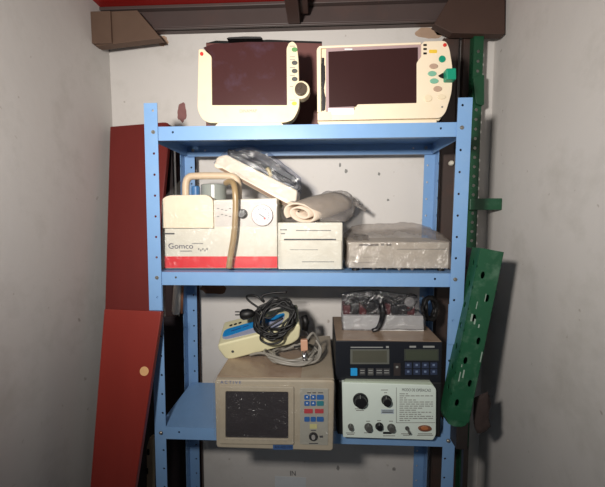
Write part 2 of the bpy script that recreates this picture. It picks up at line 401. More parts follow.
for i in (1, 2, 3):
    z = ZS[i]; b = new(); zt_, zb_ = z + 0.0165, z - 0.0225; x0, x1 = -0.012, W + 0.012; hh = 0.039
    hull_box(b, x0, x1, 0.001, D - 0.004, zt_ - 0.0012, zt_)
    hl = [(0.0225, 0.0562 + 0.012), (0.0225, x1 - x0 - 0.0682)]
    perf(b, (x0, 0.0012, zb_), (0, 0, 1), (1, 0, 0), hh - 0.0012, x1 - x0, hl, 0.0034, 0.0012)
    perf(b, (x0, D - 0.0062, zb_), (0, 0, 1), (1, 0, 0), hh - 0.0012, x1 - x0, hl, 0.0034, 0.0012)
    for xx in (x0, x1 - 0.0012): perf(b, (xx, 0.0024, zb_), (0, 0, 1), (0, 1, 0), hh - 0.0012, D - 0.0092, [(0.0225, 0.05), (0.0225, D - 0.06)], 0.0034, 0.0012)
    hull_box(b, x0, x1, 0.0012, 0.016, zb_ - 0.0012, zb_); hull_box(b, x0, x1, D - 0.02, D - 0.005, zb_ - 0.0012, zb_)
    for v in b.verts: v.co.x += LEAN * (z - Z0)
    sh = obj('shelf', b, BLUE, rack)
    for xx in (0, W):
        b = new(); c = Vector((xx + LEAN * (z - Z0), -0.0034, z)); cyl(b, c, (0, -1, 0), 0.0056, 0.0026, 14); cyl(b, c + Vector((0, -0.0026, 0)), (0, -1, 0), 0.0042, 0.002, 14, 0.002)
        obj('bolt', b, STEEL, rack)
        b = new(); c = Vector((xx + LEAN * (z - Z0) + (0.011 if xx == 0 else -0.011), D - 0.0075, z)); cyl(b, c, (0, -1, 0), 0.006, 0.004, 6); cyl(b, c, (0, -1, 0), 0.003, 0.009, 10)
        obj('bolt', b, STEEL, rack)

bm = new(); mb = rnd(pp([(206, 42.5), (240, 42), (298, 41.3), (322, 42.2), (322, 128), (206, 128)], .25), .002)
mb = [(x, max(z, S1)) for x, z in mb]
prism(bm, mb, .25, .262); tb_ = thing('wooden_board', 'brown-maroon board standing on top shelf behind the two monitors', 'board', Vector((at(262, 100, .25).x, .256, S1)))
obj('board', bm, mat('brown_maroon_board', (112, 70, 66), .5, var=.12, scale=14), tb_, .001)
bm = new(); prism(bm, pp([(206, 43.2), (216, 40.6), (240, 41.4), (268, 39.6), (298, 40.8), (322, 41.5), (322, 43.4), (298, 42.6), (240, 43.4)], .249), .2485, .263); obj('torn_edge', bm, SOFTBLACK, tb_)

# ------------------------------------------------------------------ monitor, left, on the top shelf
def base(px0, px1, Y, z, dep):
    return Vector(((at(px0, 200, Y).x + at(px1, 200, Y).x) / 2, Y + dep / 2, z))
Y = 0.03
t = thing('patient_monitor', 'cream patient monitor with round knob, left one on top shelf', 'monitor', Vector((at(248, 124, Y).x, Y + 0.08, S1)))
zb = at(248, 125, Y).z
us = pp([(198.5, 49), (203.5, 49), (211.5, 56), (212, 105), (287, 105), (286.5, 48), (289, 42.5), (293, 41), (297, 45), (298.5, 60), (299.5, 108), (293, 120), (285, 122.6), (208, 122.8), (202, 119), (197.3, 110)], Y)
us = rnd(us, [0.004, 0.003, 0.006, 0.002, 0.002, 0.006, 0.006, 0.006, 0.008, 0.01, 0.02, 0.02, 0.02, 0.02, 0.02, 0.02], 3)
bm = new(); prism(bm, us, Y, Y + 0.035); obj('housing', bm, CREAM, t, 0.004, seg=3)
bm = new(); prism(bm, rnd(pp([(205, 50), (212, 44.5), (250, 42.5), (284, 43), (298, 48), (299, 108), (285, 120), (208, 120), (199, 110), (199, 60)], Y + .03), 0.01), Y + 0.03, Y + 0.15, 0.9)
back = obj('back_casing', bm, mat('brown_back_casing', (120, 76, 66), 0.5), t, 0.004)
bm = new(); prism(bm, rnd(pp([(203, 47.5), (213, 44), (247, 41.8), (287.5, 41.8), (288, 106), (211, 106), (211, 55)], Y + .006), 0.003), Y + 0.006, Y + 0.032); obj('screen', bm, LENS, t, 0.001)
bm = new(); prism(bm, pp([(229, 43.2), (231, 42), (246, 41.2), (262, 41.4), (264, 43)], Y + .05), Y + .02, Y + .08); obj('carry_handle', bm, SOFTBLACK, t, 0.001)
bm = new(); c = at(301, 90, Y); cyl(bm, c + Vector((0, -.003, 0)), (0, 1, 0), 0.026, 0.035, 28); obj('knob_boss', bm, CREAM, t, 0.003)
bm = new(); cyl(bm, c + Vector((0, -.0028, 0)), (0, -1, 0), 0.019, 0.012, 28, 0.017); cyl(bm, c + Vector((-.004, -.0148, .004)), (0, -1, 0), 0.007, 0.002, 16); obj('knob', bm, mat('brown_black_knob', (74, 62, 50), 0.3, var=.2), t, 0.0015)
for py, m in ((49.8, GREENB), (63, DGREY), (71.2, DGREY), (79.2, DGREY)):
    bm = new(); ell(bm, 294.6, py, Y, 2.9, 2.2, 0.003); obj('button', bm, m, t, 0.001)
bm = new(); ell(bm, 201.8, 54, Y, 1.7, 1.9, 0.002); obj('alarm_light', bm, REDM, t)
bm = new(); ell(bm, 294.3, 103.5, Y, 2.6, 1.9, 0.0006); obj('mark', bm, YEL, t)
caps([(289.8, py, 295, py + .7) for py in (45.8, 56.5, 59, 67.2, 75, 86.3, 99.8)], Y, INKG, t)
bm = new(); text(bm, 'DINAMAP', 239.8, 112.6, 256.8, 109.2, Y, 0.0006); obj('lettering', bm, INKG, t)
bm = new(); prism(bm, [(at(212, 122, Y).x, S1), (at(286, 122, Y).x, S1), (at(280, 122, Y).x, zb + .01), (at(218, 122, Y).x, zb + .01)], Y + .002, Y + 0.13); obj('foot', bm, CREAM2, t, 0.002)

# ------------------------------------------------------------------ monitor, right
Y = 0.025
t = thing('patient_monitor', 'cream patient monitor with teal knob and broken frame, right one on top shelf', 'monitor', Vector((at(382, 124, Y).x, Y + 0.08, S1)))
h = 6
fr = pp([(316.5, 47), (319, 44.5), (437, 40.5), (446, 40.3), (449.5, 48), (452.8, 68), (452, 92), (446, 112), (441, 119.5), (436, 121), (317.5, 122)], Y)
fr = rnd(fr, [.005, .005, .004, .01, .01, .02, .02, .02, .012, .01, .004], 3)
bm = new(); prism(bm, fr, Y + 0.012, Y + 0.04); obj('back_plate', bm, CREAM, t, 0.003)
bm = new(); prism(bm, fr, Y + 0.04, Y + 0.15, 0.86); obj('back_casing', bm, mat('grey_cream_casing', (190, 172, 150), .5), t, 0.004)
# fascia: right control area and bottom bar
fa = pp([(421.5, 44), (424, 41.2), (446, 40.5), (449.5, 48), (452.8, 68), (452, 92), (446, 112), (441, 118), (317.5, 120.5), (317.5, 112.5), (354, 110.5), (357.5, 104.2), (416.8, 102.8), (416.8, 62.5), (421.5, 56)], Y)
fa = rnd(fa, [0, .004, .012, .01, .02, .02, .02, .012, .004, .002, .004, .004, .002, .004, .003], 3)
bm = new(); prism(bm, fa, Y, Y + 0.0125); obj('fascia', bm, CREAM2, t, 0.003)
bm = new()
prism(bm, pp([(317, 48), (319.5, 45.3), (421.5, 41.5), (421.5, 43.6), (321, 47.5), (321, 112), (317.3, 112)], Y), Y + 0.003, Y + .0125)
obj('frame_rail', bm, CREAM2, t, 0.0015)
bm = new()
prism(bm, pp([(326, 48.6), (421.4, 44.2), (421.4, 104), (354, 106.5), (354, 110), (326, 111.5)], Y + .01), Y + 0.006, Y + 0.0125); obj('screen_bezel', bm, mat('mauve_grey_bezel', (164, 140, 142), .4), t, 0.001)
bm = new(); prism(bm, pp([(328.3, 52), (417.6, 47.6), (417.6, 104), (329, 107.5)], Y + .006), Y + 0.003, Y + .0075); obj('screen', bm, LENS2, t, 0.001)
bm = new(); rect(bm, 344.5, 48.6, 352.5, 50, Y + .003, 0.0006); obj('sticker', bm, PAPER, t)
for a, b in ((58, 70), (73, 86), (89, 99), (101, 111)):
    bm = new(); rect(bm, 321.8, a, 324.2, b, Y + .0125, 0.002); obj('slot', bm, BLACK, t)
bm = new(); prism(bm, pp([(321.5, 64), (324.8, 66), (325, 80), (323.4, 90), (325.5, 98), (325, 110), (322, 110)], Y + .011), Y + .008, Y + .0125); obj('torn_gasket', bm, SOFTBLACK, t)
bm = new(); rect(bm, 328, 108.2, 354, 114.5, Y, 0.0008, .001); obj('white_patch', bm, PAPER, t)
bm = new(); rect(bm, 319, 111.8, 331.5, 119.5, Y, 0.0012, .001); obj('label_plate', bm, CREAM, t)
for py in (44.2, 48.2, 52.6):
    bm = new(); rect(bm, 423.3, py, 426.6, py + 1.9, Y, 0.0015, .0008); obj('rubber_stop', bm, SOFTBLACK, t)
bm = new(); rect(bm, 429, 49.8, 437, 53.2, Y, 0.001, .003); obj('mark', bm, YEL, t)
for px, py, rx, ry, m, n in ((444.7, 45.2, 1.8, 1.8, REDM, 'alarm_light'), (442, 59.2, 3.4, 3.4, TEAL, 'button'), (433.5, 66.4, 4.3, 2.6, TAUPE, 'button'), (432, 73.8, 4.3, 2.6, TEALB, 'button'),
                             (434, 81.2, 4.3, 2.6, TEALB, 'button'), (437.5, 89, 4.3, 2.8, TAUPE, 'button'), (428, 98.4, 3.9, 3.5, CREAM, 'button'), (441.4, 97, 4.2, 2.5, CREAM, 'button'), (442, 107, .9, .9, INKG, 'mark')):
    bm = new(); ell(bm, px, py, Y, rx, ry, 0.003); obj(n, bm, m, t, 0.001)
bm = new(); prism(bm, rnd(pp([(445.5, 69), (455.5, 68.6), (455.8, 80), (446, 80)], Y - .02), .004), Y - .026, Y + .004); obj('knob', bm, TEAL, t, 0.003)
bm = new(); prism(bm, pp([(438, 76), (442, 73.5), (446.5, 75), (446, 79), (442, 78.5), (440, 77.5)], Y), Y - 0.004, Y + .001); obj('knob_clip', bm, SOFTBLACK, t)
bm = new(); hull_box(bm, at(318.5, 122, Y).x, at(437, 122, Y).x, Y + .001, Y + .12, S1, at(380, 120.2, Y).z); obj('foot', bm, CREAM2, t, 0.002)

# ------------------------------------------------------------------ suction pump, second shelf
Y = 0.045
t = thing('suction_pump', 'plastic-wrapped white suction pump with red stripe, gauge and carrying handle', 'suction pump', Vector((at(220, 268, Y).x, Y + 0.1, S2)))
zb = S2 + 0.006
bx = rnd(pp([(213, 200), (277, 198), (277.5, 268.5), (164.5, 268.5), (164.5, 200)], Y), [0, .004, .003, .003, .004])
bm = new(); prism(bm, bx, Y, Y + 0.19); obj('body', bm, WHITE, t, 0.003)
bm = new(); prism(bm, rnd(pp([(163.5, 199), (170, 195.5), (208, 195), (214, 199), (214.5, 228), (163.5, 228)], Y), [.012, .02, .02, .01, .002, .002]), Y - 0.012, Y + 0.02); obj('motor_cover', bm, CREAM2, t, 0.004)
bm = new(); rect(bm, 164.2, 256.4, 277.4, 267.8, Y, 0.0012); obj('stripe', bm, REDST, t)
bm = new(); rect(bm, 215, 202, 276.5, 226.5, Y, 0.0012, .002); obj('control_panel', bm, mat('grey_white_panel', (196, 190, 184), .45), t)
bm = new(); c = at(262.5, 215.5, Y - .0012); cyl(bm, c, (0, -1, 0), 0.033, 0.008, 32); g = obj('gauge', bm, mat('grey_gauge_rim', (160, 150, 148), .3, .3), t, 0.002)
bm = new(); cyl(bm, c + Vector((0, -.0075, 0)), (0, -1, 0), 0.026, 0.0012, 32); obj('dial_face', bm, PAPER, g)
bm = new(); cx = c + Vector((0, -.0092, 0)); prism(bm, [(cx.x - .012, cx.z + .006), (cx.x - .011, cx.z + .008), (cx.x + .008, cx.z - .006), (cx.x + .007, cx.z - .0075)], cx.y, cx.y + .0008); obj('needle', bm, BLACK, g)
bm = new()
for a in range(-40, 221, 20):
    q = Vector((math.cos(R(a)), 0, math.sin(R(a)))); s = cx + q * .021; hull_box(bm, s.x - .0008, s.x + .0008, cx.y + .0002, cx.y + .001, s.z - .0012, s.z + .0012)
obj('dial_marks', bm, INK, g)
bm = new(); cyl(bm, cx + Vector((.008, .0004, -.009)), (0, -1, 0), 0.003, 0.0008, 12); obj('red_zone', bm, REDM, g)
bm = new(); knobat(bm, 243, 213.8, Y, 4.8, 0.022); obj('knob', bm, BLACK, t, 0.001)
bm = new(); text(bm, 'Gomco', 168.5, 248.6, 193, 243.4, Y, 0.0012); obj('lettering', bm, mat('navy_ink', (52, 54, 84), .6), t); caps([(165, 233, 174.5, 234.4)], Y, INK, t)
caps([(180, 250.6, 192, 251.6), (192, 243, 203, 244)] + [(198 + i * 2.1, 248 + (i % 2) * 1.4, 199.4 + i * 2.1, 250 + (i % 2) * 1.4) for i in range(5)], Y, INKG, t)
caps([(217 + (i % 5) * 4, 208 + (i // 5) * 6 + (i % 3), 219.2 + (i % 5) * 4, 209 + (i // 5) * 6 + (i % 3)) for i in range(9)], Y - .0012, INKG, t)
bm = new(); tube(bm, catmull([at(186, 199, Y + .05), at(186, 184, Y + .05), at(189, 177.5, Y + .05), at(197, 176, Y + .05), at(226, 176, Y + .05), at(235, 178, Y + .05), at(238, 185, Y + .05), at(238.5, 200, Y + .05)], 6), 0.0115, 12); obj('handle', bm, TUBEC, t, smooth=True)
bm = new(); c = at(214, 200, Y + .1); cyl(bm, Vector((c.x, Y + .1, at(200, 200, Y).z - .002)), (0, 0, 1), 0.042, 0.058, 28); j = obj('collection_jar', bm, JARM, t, 0.004)
bm = new(); c = at(197, 200, Y + .07); cyl(bm, Vector((c.x, Y + .06, at(200, 200, Y).z - .002)), (0, 0, 1), 0.014, 0.05, 20); obj('jar_cap', bm, mat('blue_cap', (40, 104, 160), .35), j, 0.003)
bm = new(); tube(bm, catmull([at(226, 183, Y + .03), at(232, 182, Y + .0), at(235, 190, Y - .022), at(235.6, 210, Y - .024), at(234, 235, Y - .024), at(230.6, 256, Y - .024), at(229, 268, Y - .022)], 7), 0.0095, 12); obj('hose', bm, HOSE, t, smooth=True)
bm = new()
for px in (170, 268):
    c = at(px, 268, Y + .02); cyl(bm, Vector((c.x, Y + .025, S2)), (0, 0, 1), 0.012, at(px, 268.4, Y).z - S2 + .002, 14); cyl(bm, Vector((c.x, Y + .16, S2)), (0, 0, 1), 0.012, at(px, 268.4, Y).z - S2 + .002, 14)
bm.free()
for px in (170, 268):
    for yy in (.025, .16):
        bm = new(); cyl(bm, Vector((at(px, 268, Y + .02).x, Y + yy, S2)), (0, 0, 1), 0.012, at(px, 268.4, Y).z - S2 + .002, 14); obj('rubber_foot', bm, SOFTBLACK, t)
bm = new()
P0 = [at(162.5, 268.5, Y - .036), at(279, 268.5, Y - .036), at(162, 200, Y - .032), at(279, 203, Y - .03), at(187, 173, Y + .03), at(238, 173, Y + .03)]
P1 = [Vector((p.x, Y + .2, p.z)) for p in P0]
shell(bm, P0 + P1, 5, 0.004, 18, 1, lambda c, n: c.z < S2 + .012 or c.y > Y + .19)
obj('plastic_wrap', bm, FILM, t, smooth=True)

# ------------------------------------------------------------------ slanted unit with its black leads, in a bag, on top of the pump
Y = 0.115
t = thing('bagged_device', 'cream slab-shaped device in a bag of black leads, tilted across the suction pump', 'device', at(256, 195, Y) + Vector((0, .08, 0)))
bm = new(); prism(bm, rnd(pp([(213.5, 166.5), (217, 156.5), (226, 154.5), (297.5, 190.5), (296, 207.5), (286, 207)], Y), [.008, .012, .006, .006, .01, .006]), Y, Y + 0.16); obj('body', bm, CREAM2, t, 0.004, seg=3)
bm = new(); prism(bm, pp([(218, 168.5), (222, 168), (289, 204.5), (286, 206.4)], Y - .0008), Y - .0012, Y + .001); obj('base_shadow', bm, mat('brown_shadow_line', (120, 92, 70), .6), t)  # brown strip paints a shadow line along the slab's lower edge
bm = new(); r2 = random.Random(3)
def along(s, hgt, y):  # s 0..1 along the slab, hgt in photo units above it
    a = at(224 + 72 * s, 153.5 + 35.5 * s - hgt, Y + y); return a
prism(bm, rnd(pp([(226, 154), (236, 150.5), (252, 149.5), (268, 155.5), (283, 169), (297, 178), (300, 186), (298, 191)], Y + .03), .012), Y + .03, Y + .14); obj('black_pad', bm, mat('black_pouch', (34, 34, 38), .35, var=.3, bump=.6, bscale=30), t, 0.012, True, seg=3)
for k in range(6):
    bm = new(); pts = []
    for i in range(11):
        s = i / 10
        hgt = (5.2 + 5.5 * math.sin(math.pi * min(1, s * 1.35)) * (0.55 + 0.09 * k)) * (1 if k < 5 else .6) + r2.uniform(-.8, .8)
        pts.append(along(min(.99, .06 + .93 * s), max(1.2, hgt - 2.2 * (k % 2)), .012 + .004 * (k % 3) + .018 * (k // 3) + r2.uniform(-.003, .003)))
    tube(bm, catmull(pts, 5), 0.0042 + .001 * (k % 2), 8); obj('lead', bm, SOFTBLACK if k != 3 else mat('grey_blue_lead', (120, 130, 145), .4), t, smooth=True)
bm = new(); a = at(267, 168, Y + .006); b_ = at(271, 176.5, Y + .006); tube(bm, catmull([a, (a + b_) / 2 + Vector((.002, 0, 0)), b_], 4), 0.0065, 10); obj('lead_plug', bm, mat('tan_plug', (196, 176, 130), .45), t, smooth=True)
bm = new(); bp_ = [(214, 163), (224, 152.5), (238, 148.5), (252, 147.8), (270, 154), (288, 168), (300.5, 178), (301, 190), (296, 204)]
shell(bm, [at(x, y, Y - .004) for x, y in bp_] + [at(x, y, Y + .15) for x, y in bp_], 5, 0.004, 16, 4, lambda c, n: False); obj('plastic_bag', bm, film('glossy_bag', (0.86, 0.87, .90), .0, .11, .03, (150, 160, 180)), t, smooth=True)

# ------------------------------------------------------------------ boxy white device, second shelf centre
Y = 0.04
t = thing('boxy_device', 'boxy off-white device with a slot, under the bagged towel roll', 'device', Vector((at(310, 268, Y).x, Y + .1, S2)))
zt_ = at(310, 222.5, Y).z; x0, x1 = at(277.8, 250, Y).x, at(342.5, 250, Y).x
bm = new(); hull_box(bm, x0, x1, Y, Y + .2, S2 + .004, zt_); obj('body', bm, WHITE, t, 0.003)
bm = new(); rect(bm, 279, 240.4, 341.5, 269, Y, .004, .002); obj('front_cover', bm, WHITE, t, .0015)
bm = new(); rect(bm, 284, 238.8, 336, 240.2, Y, .0008); obj('slot', bm, INK, t)
caps([(302, 261.4, 334, 262.2), (290, 249.4, 318, 250)], Y - .004, INKG, t); caps([(280, 229, 287, 230.4), (281, 233, 285, 234.2), (296, 230, 331, 231)], Y, INKG, t)
for xx in (x0 + .015, x1 - .015):
    for yy in (Y + .02, Y + .18):
        bm = new(); cyl(bm, Vector((xx, yy, S2)), (0, 0, 1), .009, .006, 12); obj('rubber_foot', bm, SOFTBLACK, t)
bm = new(); shell(bm, [Vector((x, y, z)) for x in (x0 - .002, x1 + .002) for y in (Y - .008, Y + .203) for z in (S2 + .003, zt_ + .002)], 5, .0025, 20, 6, lambda c, n: c.z < S2 + .008 or c.y > Y + .19 or c.z > zt_ - .002); obj('plastic_wrap', bm, FILM, t, smooth=True)

# towel roll in a bag on it
zc = zt_ + 0.002
t = thing('towel_roll', 'pale rolled cloth pad in a cloudy plastic bag on the boxy device', 'cloth roll', Vector((at(318, 222, Y).x, Y + .1, zc)))
O = at(301, 214, Y + .015); ax = (at(339, 202, Y + .17) - O); 
bm = new(); spi = []
up = Vector((0.16, 0, 1)).normalized(); sd = Vector((1, 0, -.25)).normalized()
def spiral(turns, r0, r1, n=64):
    out = []
    for i in range(n + 1):
        s = i / n; a = 2 * math.pi * turns * s + 2.6; r = r0 + (r1 - r0) * s
        out.append(sd * (math.cos(a) * r * 1.6) + up * (math.sin(a) * r))
    return out
sp = spiral(2.2, .010, .036)
th = .0058
rows = []
for kk in range(9):
    f = kk / 8; sc = 1 + .1 * math.sin(f * 3)
    rows.append([(O + ax * f + v * sc * (1 - .0 * f), O + ax * f + v * sc * (1 - th / max(v.length, .006))) for v in sp])
V = [[(bm.verts.new(a), bm.verts.new(b)) for a, b in r] for r in rows]
for r1_, r2_ in zip(V, V[1:]):
    for (a, b), (c_, d_), (e, f), (g_, h_) in zip(r1_, r1_[1:], r2_, r2_[1:]):
        bm.faces.new((a, c_, g_, e)); bm.faces.new((b, f, h_, d_))
for r_ in (V[0], V[-1]):
    for (a, b), (c_, d_) in zip(r_, r_[1:]): bm.faces.new((a, b, d_, c_))
obj('rolled_cloth', bm, CLOTH, t, smooth=True)
bm = new(); pts = []
for f in (-.06, .2, .55, .95, 1.1):
    for i in range(14):
        a = 2 * math.pi * i / 14; pts.append(O + ax * f + sd * (math.cos(a) * .058 * (1 if f < 1 else .8)) + up * (math.sin(a) * .037))
pts += [at(350, 198, Y + .19), at(352, 215, Y + .19), at(284, 222, Y + .02), at(344, 222.5, Y + .05), at(341, 195, Y + .16)]
shell(bm, pts, 5, .006, 16, 9, lambda c, n: n.y < -.75 and c.x < O.x + .06); 
for v in bm.verts: v.co.z = max(v.co.z, zc)
obj('plastic_bag', bm, FILMG, t, smooth=True)
bm = new(); k0 = at(349, 201, Y + .18)
for i in range(5): 
    q = Vector((.012 + .012 * i, .008 * (i % 2), .016 - .012 * i)); tube(bm, [k0 - Vector((.02, .01, .0)), k0 + q * .5, k0 + q], lambda f: .004 + .007 * f, 6, .35)
obj('bag_knot', bm, FILMG, t, smooth=True)

# ------------------------------------------------------------------ flat device, right of it
Y = 0.035
t = thing('flat_device', 'flat wide off-white device under crumpled plastic, right end of middle shelf', 'device', Vector((at(400, 268, Y).x, Y + .1, S2)))
fp = pp([(349, 243.5), (449.5, 241), (449.5, 267.5), (349, 268)], Y)
x0, x1 = fp[0][0], fp[1][0]; zt_ = (fp[0][1] + fp[1][1]) / 2; zb = fp[3][1]
bm = new(); hull_box(bm, x0, x1, Y, Y + .23, zb, zt_); obj('body', bm, OFFW, t, .003)
bm = new(); rect(bm, 359, 244, 378.5, 246, Y, .001); obj('slot', bm, BLACK, t)
bm = new(); rect(bm, 381, 243.6, 384, 245.6, Y, .003, .001); obj('button', bm, DGREY, t); bm = new(); rect(bm, 386.5, 243.8, 391, 245.6, Y, .003, .001); obj('button', bm, DGREY, t)
for r_ in ((397, 248.8, 447, 249.7), (352, 256.8, 378, 257.3), (352, 262.4, 378, 262.9)):
    bm = new(); rect(bm, *r_, Y, .0006); obj('seam_line', bm, INKG, t)
for px in (356, 443):
    for yy in (Y + .02, Y + .2):
        bm = new(); cyl(bm, Vector((at(px, 268, Y).x, yy, S2)), (0, 0, 1), .011, zb - S2 + .001, 14); obj('foot', bm, SOFTBLACK, t)
bm = new()
shell(bm, [Vector((x, y, z)) for x in (x0 - .003, x1 + .002) for y in (Y - .008, Y + .235) for z in (zb - .002, zt_ + .001)] + [at(352, 226, Y + .18), at(372, 229, Y + .16), at(385, 229, Y + .17), at(412, 223.5, Y + .18), at(430, 228, Y + .18)], 5, .008, 17, 12, lambda c, n: c.z < zb + .002 or c.y > Y + .225)
obj('plastic_wrap', bm, film('dusty_film', (.95, .94, .93), .02, .14, .32, (180, 168, 158)), t, smooth=True)
bm = new(); r2 = random.Random(5); c = Vector((at(361, 234, Y + .1).x, Y + .1, zt_ + .008)); pts = []
for i in range(40):
    a = i * .7; pts.append(c + Vector((math.cos(a) * .022, math.sin(a) * .035, .006 * math.sin(i * 1.3)))) 
tube(bm, catmull(pts, 3), .0032, 6); obj('coiled_lead', bm, DGREY, t, smooth=True)

# ------------------------------------------------------------------ boxy beige monitor, bottom shelf, overhanging the front
Yf = atz(275, 449.5, S3 + .002).y
zt_ = at(270, 380.3, Yf).z
t = thing('crt_monitor', 'dirty beige boxed monitor with dark screen overhanging the lower shelf', 'monitor', Vector((at(275, 440, Yf).x, Yf + .18, S3)))
fo = pp([(214.5, 380), (334.5, 380.5), (333, 450), (216.3, 446.5)], Yf)
bot = S3 + .002
fo[2] = (fo[2][0], bot); fo[3] = (fo[3][0], bot)
bm = new(); prism(bm, rnd(fo, .006), Yf + .012, Yf + .365, 1.0); obj('body', bm, BEIGE, t, .003)
bm = new(); prism(bm, rnd(fo, .01), Yf, Yf + .014); fas = obj('fascia', bm, BEIGEF, t, .004, seg=3)
# raised frame round the tube
def ring(bm, o, i, y0, y1):
    n = len(o); A = [bm.verts.new((p[0], y0, p[1])) for p in o]; B = [bm.verts.new((p[0], y0, p[1])) for p in i]
    A2 = [bm.verts.new((p[0], y1, p[1])) for p in o]; B2 = [bm.verts.new((p[0], y1 + .0, p[1])) for p in i]
    for k in range(n):
        q = (k + 1) % n
        bm.faces.new((A[k], A[q], B[q], B[k])); bm.faces.new((A[k], A2[k], A2[q], A[q])); bm.faces.new((B[k], B[q], B2[q], B2[k])); bm.faces.new((A2[k], B2[k], B2[q], A2[q]))
ro = rnd(pp([(219.5, 385.5), (294, 386), (294, 443.5), (219.5, 442.5)], Yf), .005); ri = rnd(pp([(226, 390.3), (288.5, 391), (288.5, 438), (226, 437)], Yf), .005)
bm = new(); ring(bm, ro, ri, Yf - .006, Yf + .001); obj('screen_frame', bm, BEIGEF, fas, .0015)
bm = new(); prism(bm, ri, Yf - .001, Yf + .002); obj('screen', bm, CRT, fas)
bm = new(); prism(bm, rnd(pp([(300, 388), (328.5, 388.5), (328, 445), (300, 444)], Yf), .003), Yf - .002, Yf + .001); kp = obj('keypad', bm, PANELG, t, .001)
Yk = Yf - .002
for py in (397, 403.2, 419):
    for px, w_ in ((307, 2.7), (313.2, 2.6), (320.2, 3.5)):
        bm = new(); rect(bm, px - w_, py - 2.3, px + w_, py + 2.3, Yk, .002, .003); ky = obj('key', bm, BLUEB if not (py == 403.2 and px > 318) else mat('teal_key', (30, 118, 130), .45), kp)
        if px < 318 and py < 410:
            bm = new(); s = 1 if px < 310 else -1; sg = 1.1
            if py < 400: pts = [(px - s * sg, py), (px + s * .6, py - 1.1), (px + s * .6, py + 1.1)]
            else: pts = [(px, py + s * sg), (px - 1.1, py - s * .6), (px + 1.1, py - s * .6)]
            prism(bm, pp(pts, Yk - .002), Yk - .0024, Yk - .0019); obj('arrow', bm, PAPER, ky)
for px in (308.4, 319.2):
    bm = new(); rect(bm, px - 4.3, 408.8, px + 4.3, 413, Yk, .002, .002); obj('key', bm, REDB, kp)
bm = new(); rect(bm, 309.8, 424, 317, 428.6, Yk, .0008); obj('label_patch', bm, mat('yellow_green_patch', (190, 186, 130), .6), kp)
bm = new(); cyl(bm, at(313.4, 436.3, Yk), (0, -1, 0), .0125, .003, 24); sk = obj('socket', bm, BLACK, kp)
bm = new(); cyl(bm, at(313.4, 436.8, Yk - .003), (0, -1, 0), .006, .006, 16, .005); obj('socket_pin', bm, GREY, sk)
caps([(319.5, 435.6, 323, 437.6), (307, 392.3, 311, 393.2), (312.5, 392.3, 316, 393.2), (318, 392.3, 323, 393.2), (309, 443, 318, 443.8), (311, 430, 316, 430.8)], Yk, INK, kp)
bm = new(); text(bm, 'A C T I V E', 220.5, 383.6, 241, 381, Yf, .0008); obj('lettering', bm, INKB, fas)
bm = new(); rect(bm, 273, 444.8, 293, 449.5, Yf, .0008); pl = obj('name_plate', bm, mat('blue_plate', (62, 92, 140), .5), fas)
bm = new(); text(bm, 'AX-400 FM', 274.5, 448.4, 291.5, 445.9, Yf - .0008, .0004); obj('lettering', bm, mat('dark_navy_ink', (26, 32, 60), .6), pl)
bm = new(); tp0 = fo[0][0]; tp1 = fo[1][0]; hull_box(bm, tp0 + .003, tp1 - .003, Yf + .016, Yf + .361, zt_ - .0004, zt_ + .0016)
for v in bm.verts: pass
obj('top_sheet', bm, CARD, t)
ZA = zt_ + .0016
bm = new(); shell(bm, [Vector((x, y, z)) for x in (tp0 - .002, tp1 + .002) for y in (Yf - .009, Yf + .366) for z in (bot + .01, zt_ + .001)], 5, .002, 20, 15, lambda c, n: n.y > .3 or c.z < bot + .03 or n.z > .5); obj('plastic_wrap', bm, FILM, t, smooth=True)

# ------------------------------------------------------------------ grey lead bundle on the monitor
r2 = random.Random(11)
def coil(c, u, v, ru, rv, n, jit, r2, per=9):
    pts = []; nn = u.cross(v).normalized()
    for i in range(n * per):
        a = 2 * math.pi * i / per + r2.uniform(-.15, .15); k = 1 + r2.uniform(-jit, jit)
        pts.append(c + u * (math.cos(a) * ru * k) + v * (math.sin(a) * rv * k) + nn * (r2.uniform(-.5, 1) * .012))
    return catmull(pts, 4)
t = thing('lead_bundle', 'pale grey patient lead bundle lying under the blue-topped device', 'cable', Vector((at(300, 358, .0).x, .02, ZA)))
c = Vector((at(292, 360, .03).x, .045, ZA + .018))
bm = new(); tube(bm, coil(c, Vector((1, 0, .0)), Vector((0, 1, .0)), .072, .06, 5, .25, r2), .0040, 7); obj('lead', bm, GCABLE, t, smooth=True)
a = at(304.5, 350, .0)
bm = new(); prism(bm, rnd(pp([(300.5, 340), (307.5, 339.5), (308, 350), (301, 351)], .0), .003), -.004, .012); obj('connector', bm, PINKC, t, .002)
bm = new(); p1 = at(304.5, 351, .004); tube(bm, [p1, p1 + Vector((.0, -.006, -.014)), p1 + Vector((.002, -.012, -.026))], .008, 12); obj('connector_tip', bm, CHROME, t, smooth=True)
bm = new(); p1 = at(306, 341, .006); tube(bm, catmull([p1, at(313, 333, .03), at(319, 343, .05), at(318, 356, .03), at(309, 361, .0), at(296, 362, -.01), at(280, 358, .0), at(262, 353, .03), at(250, 355, .05)], 6), .0042, 8); obj('lead', bm, GCABLE, t, smooth=True)
bm = new(); tube(bm, catmull([at(316, 340, .04), at(321, 350, .03), at(316, 361, .0), at(300, 364, -.02), at(285, 362, -.02), at(268, 357, .0)], 6), .004, 8); obj('lead', bm, GCABLE, t, smooth=True)

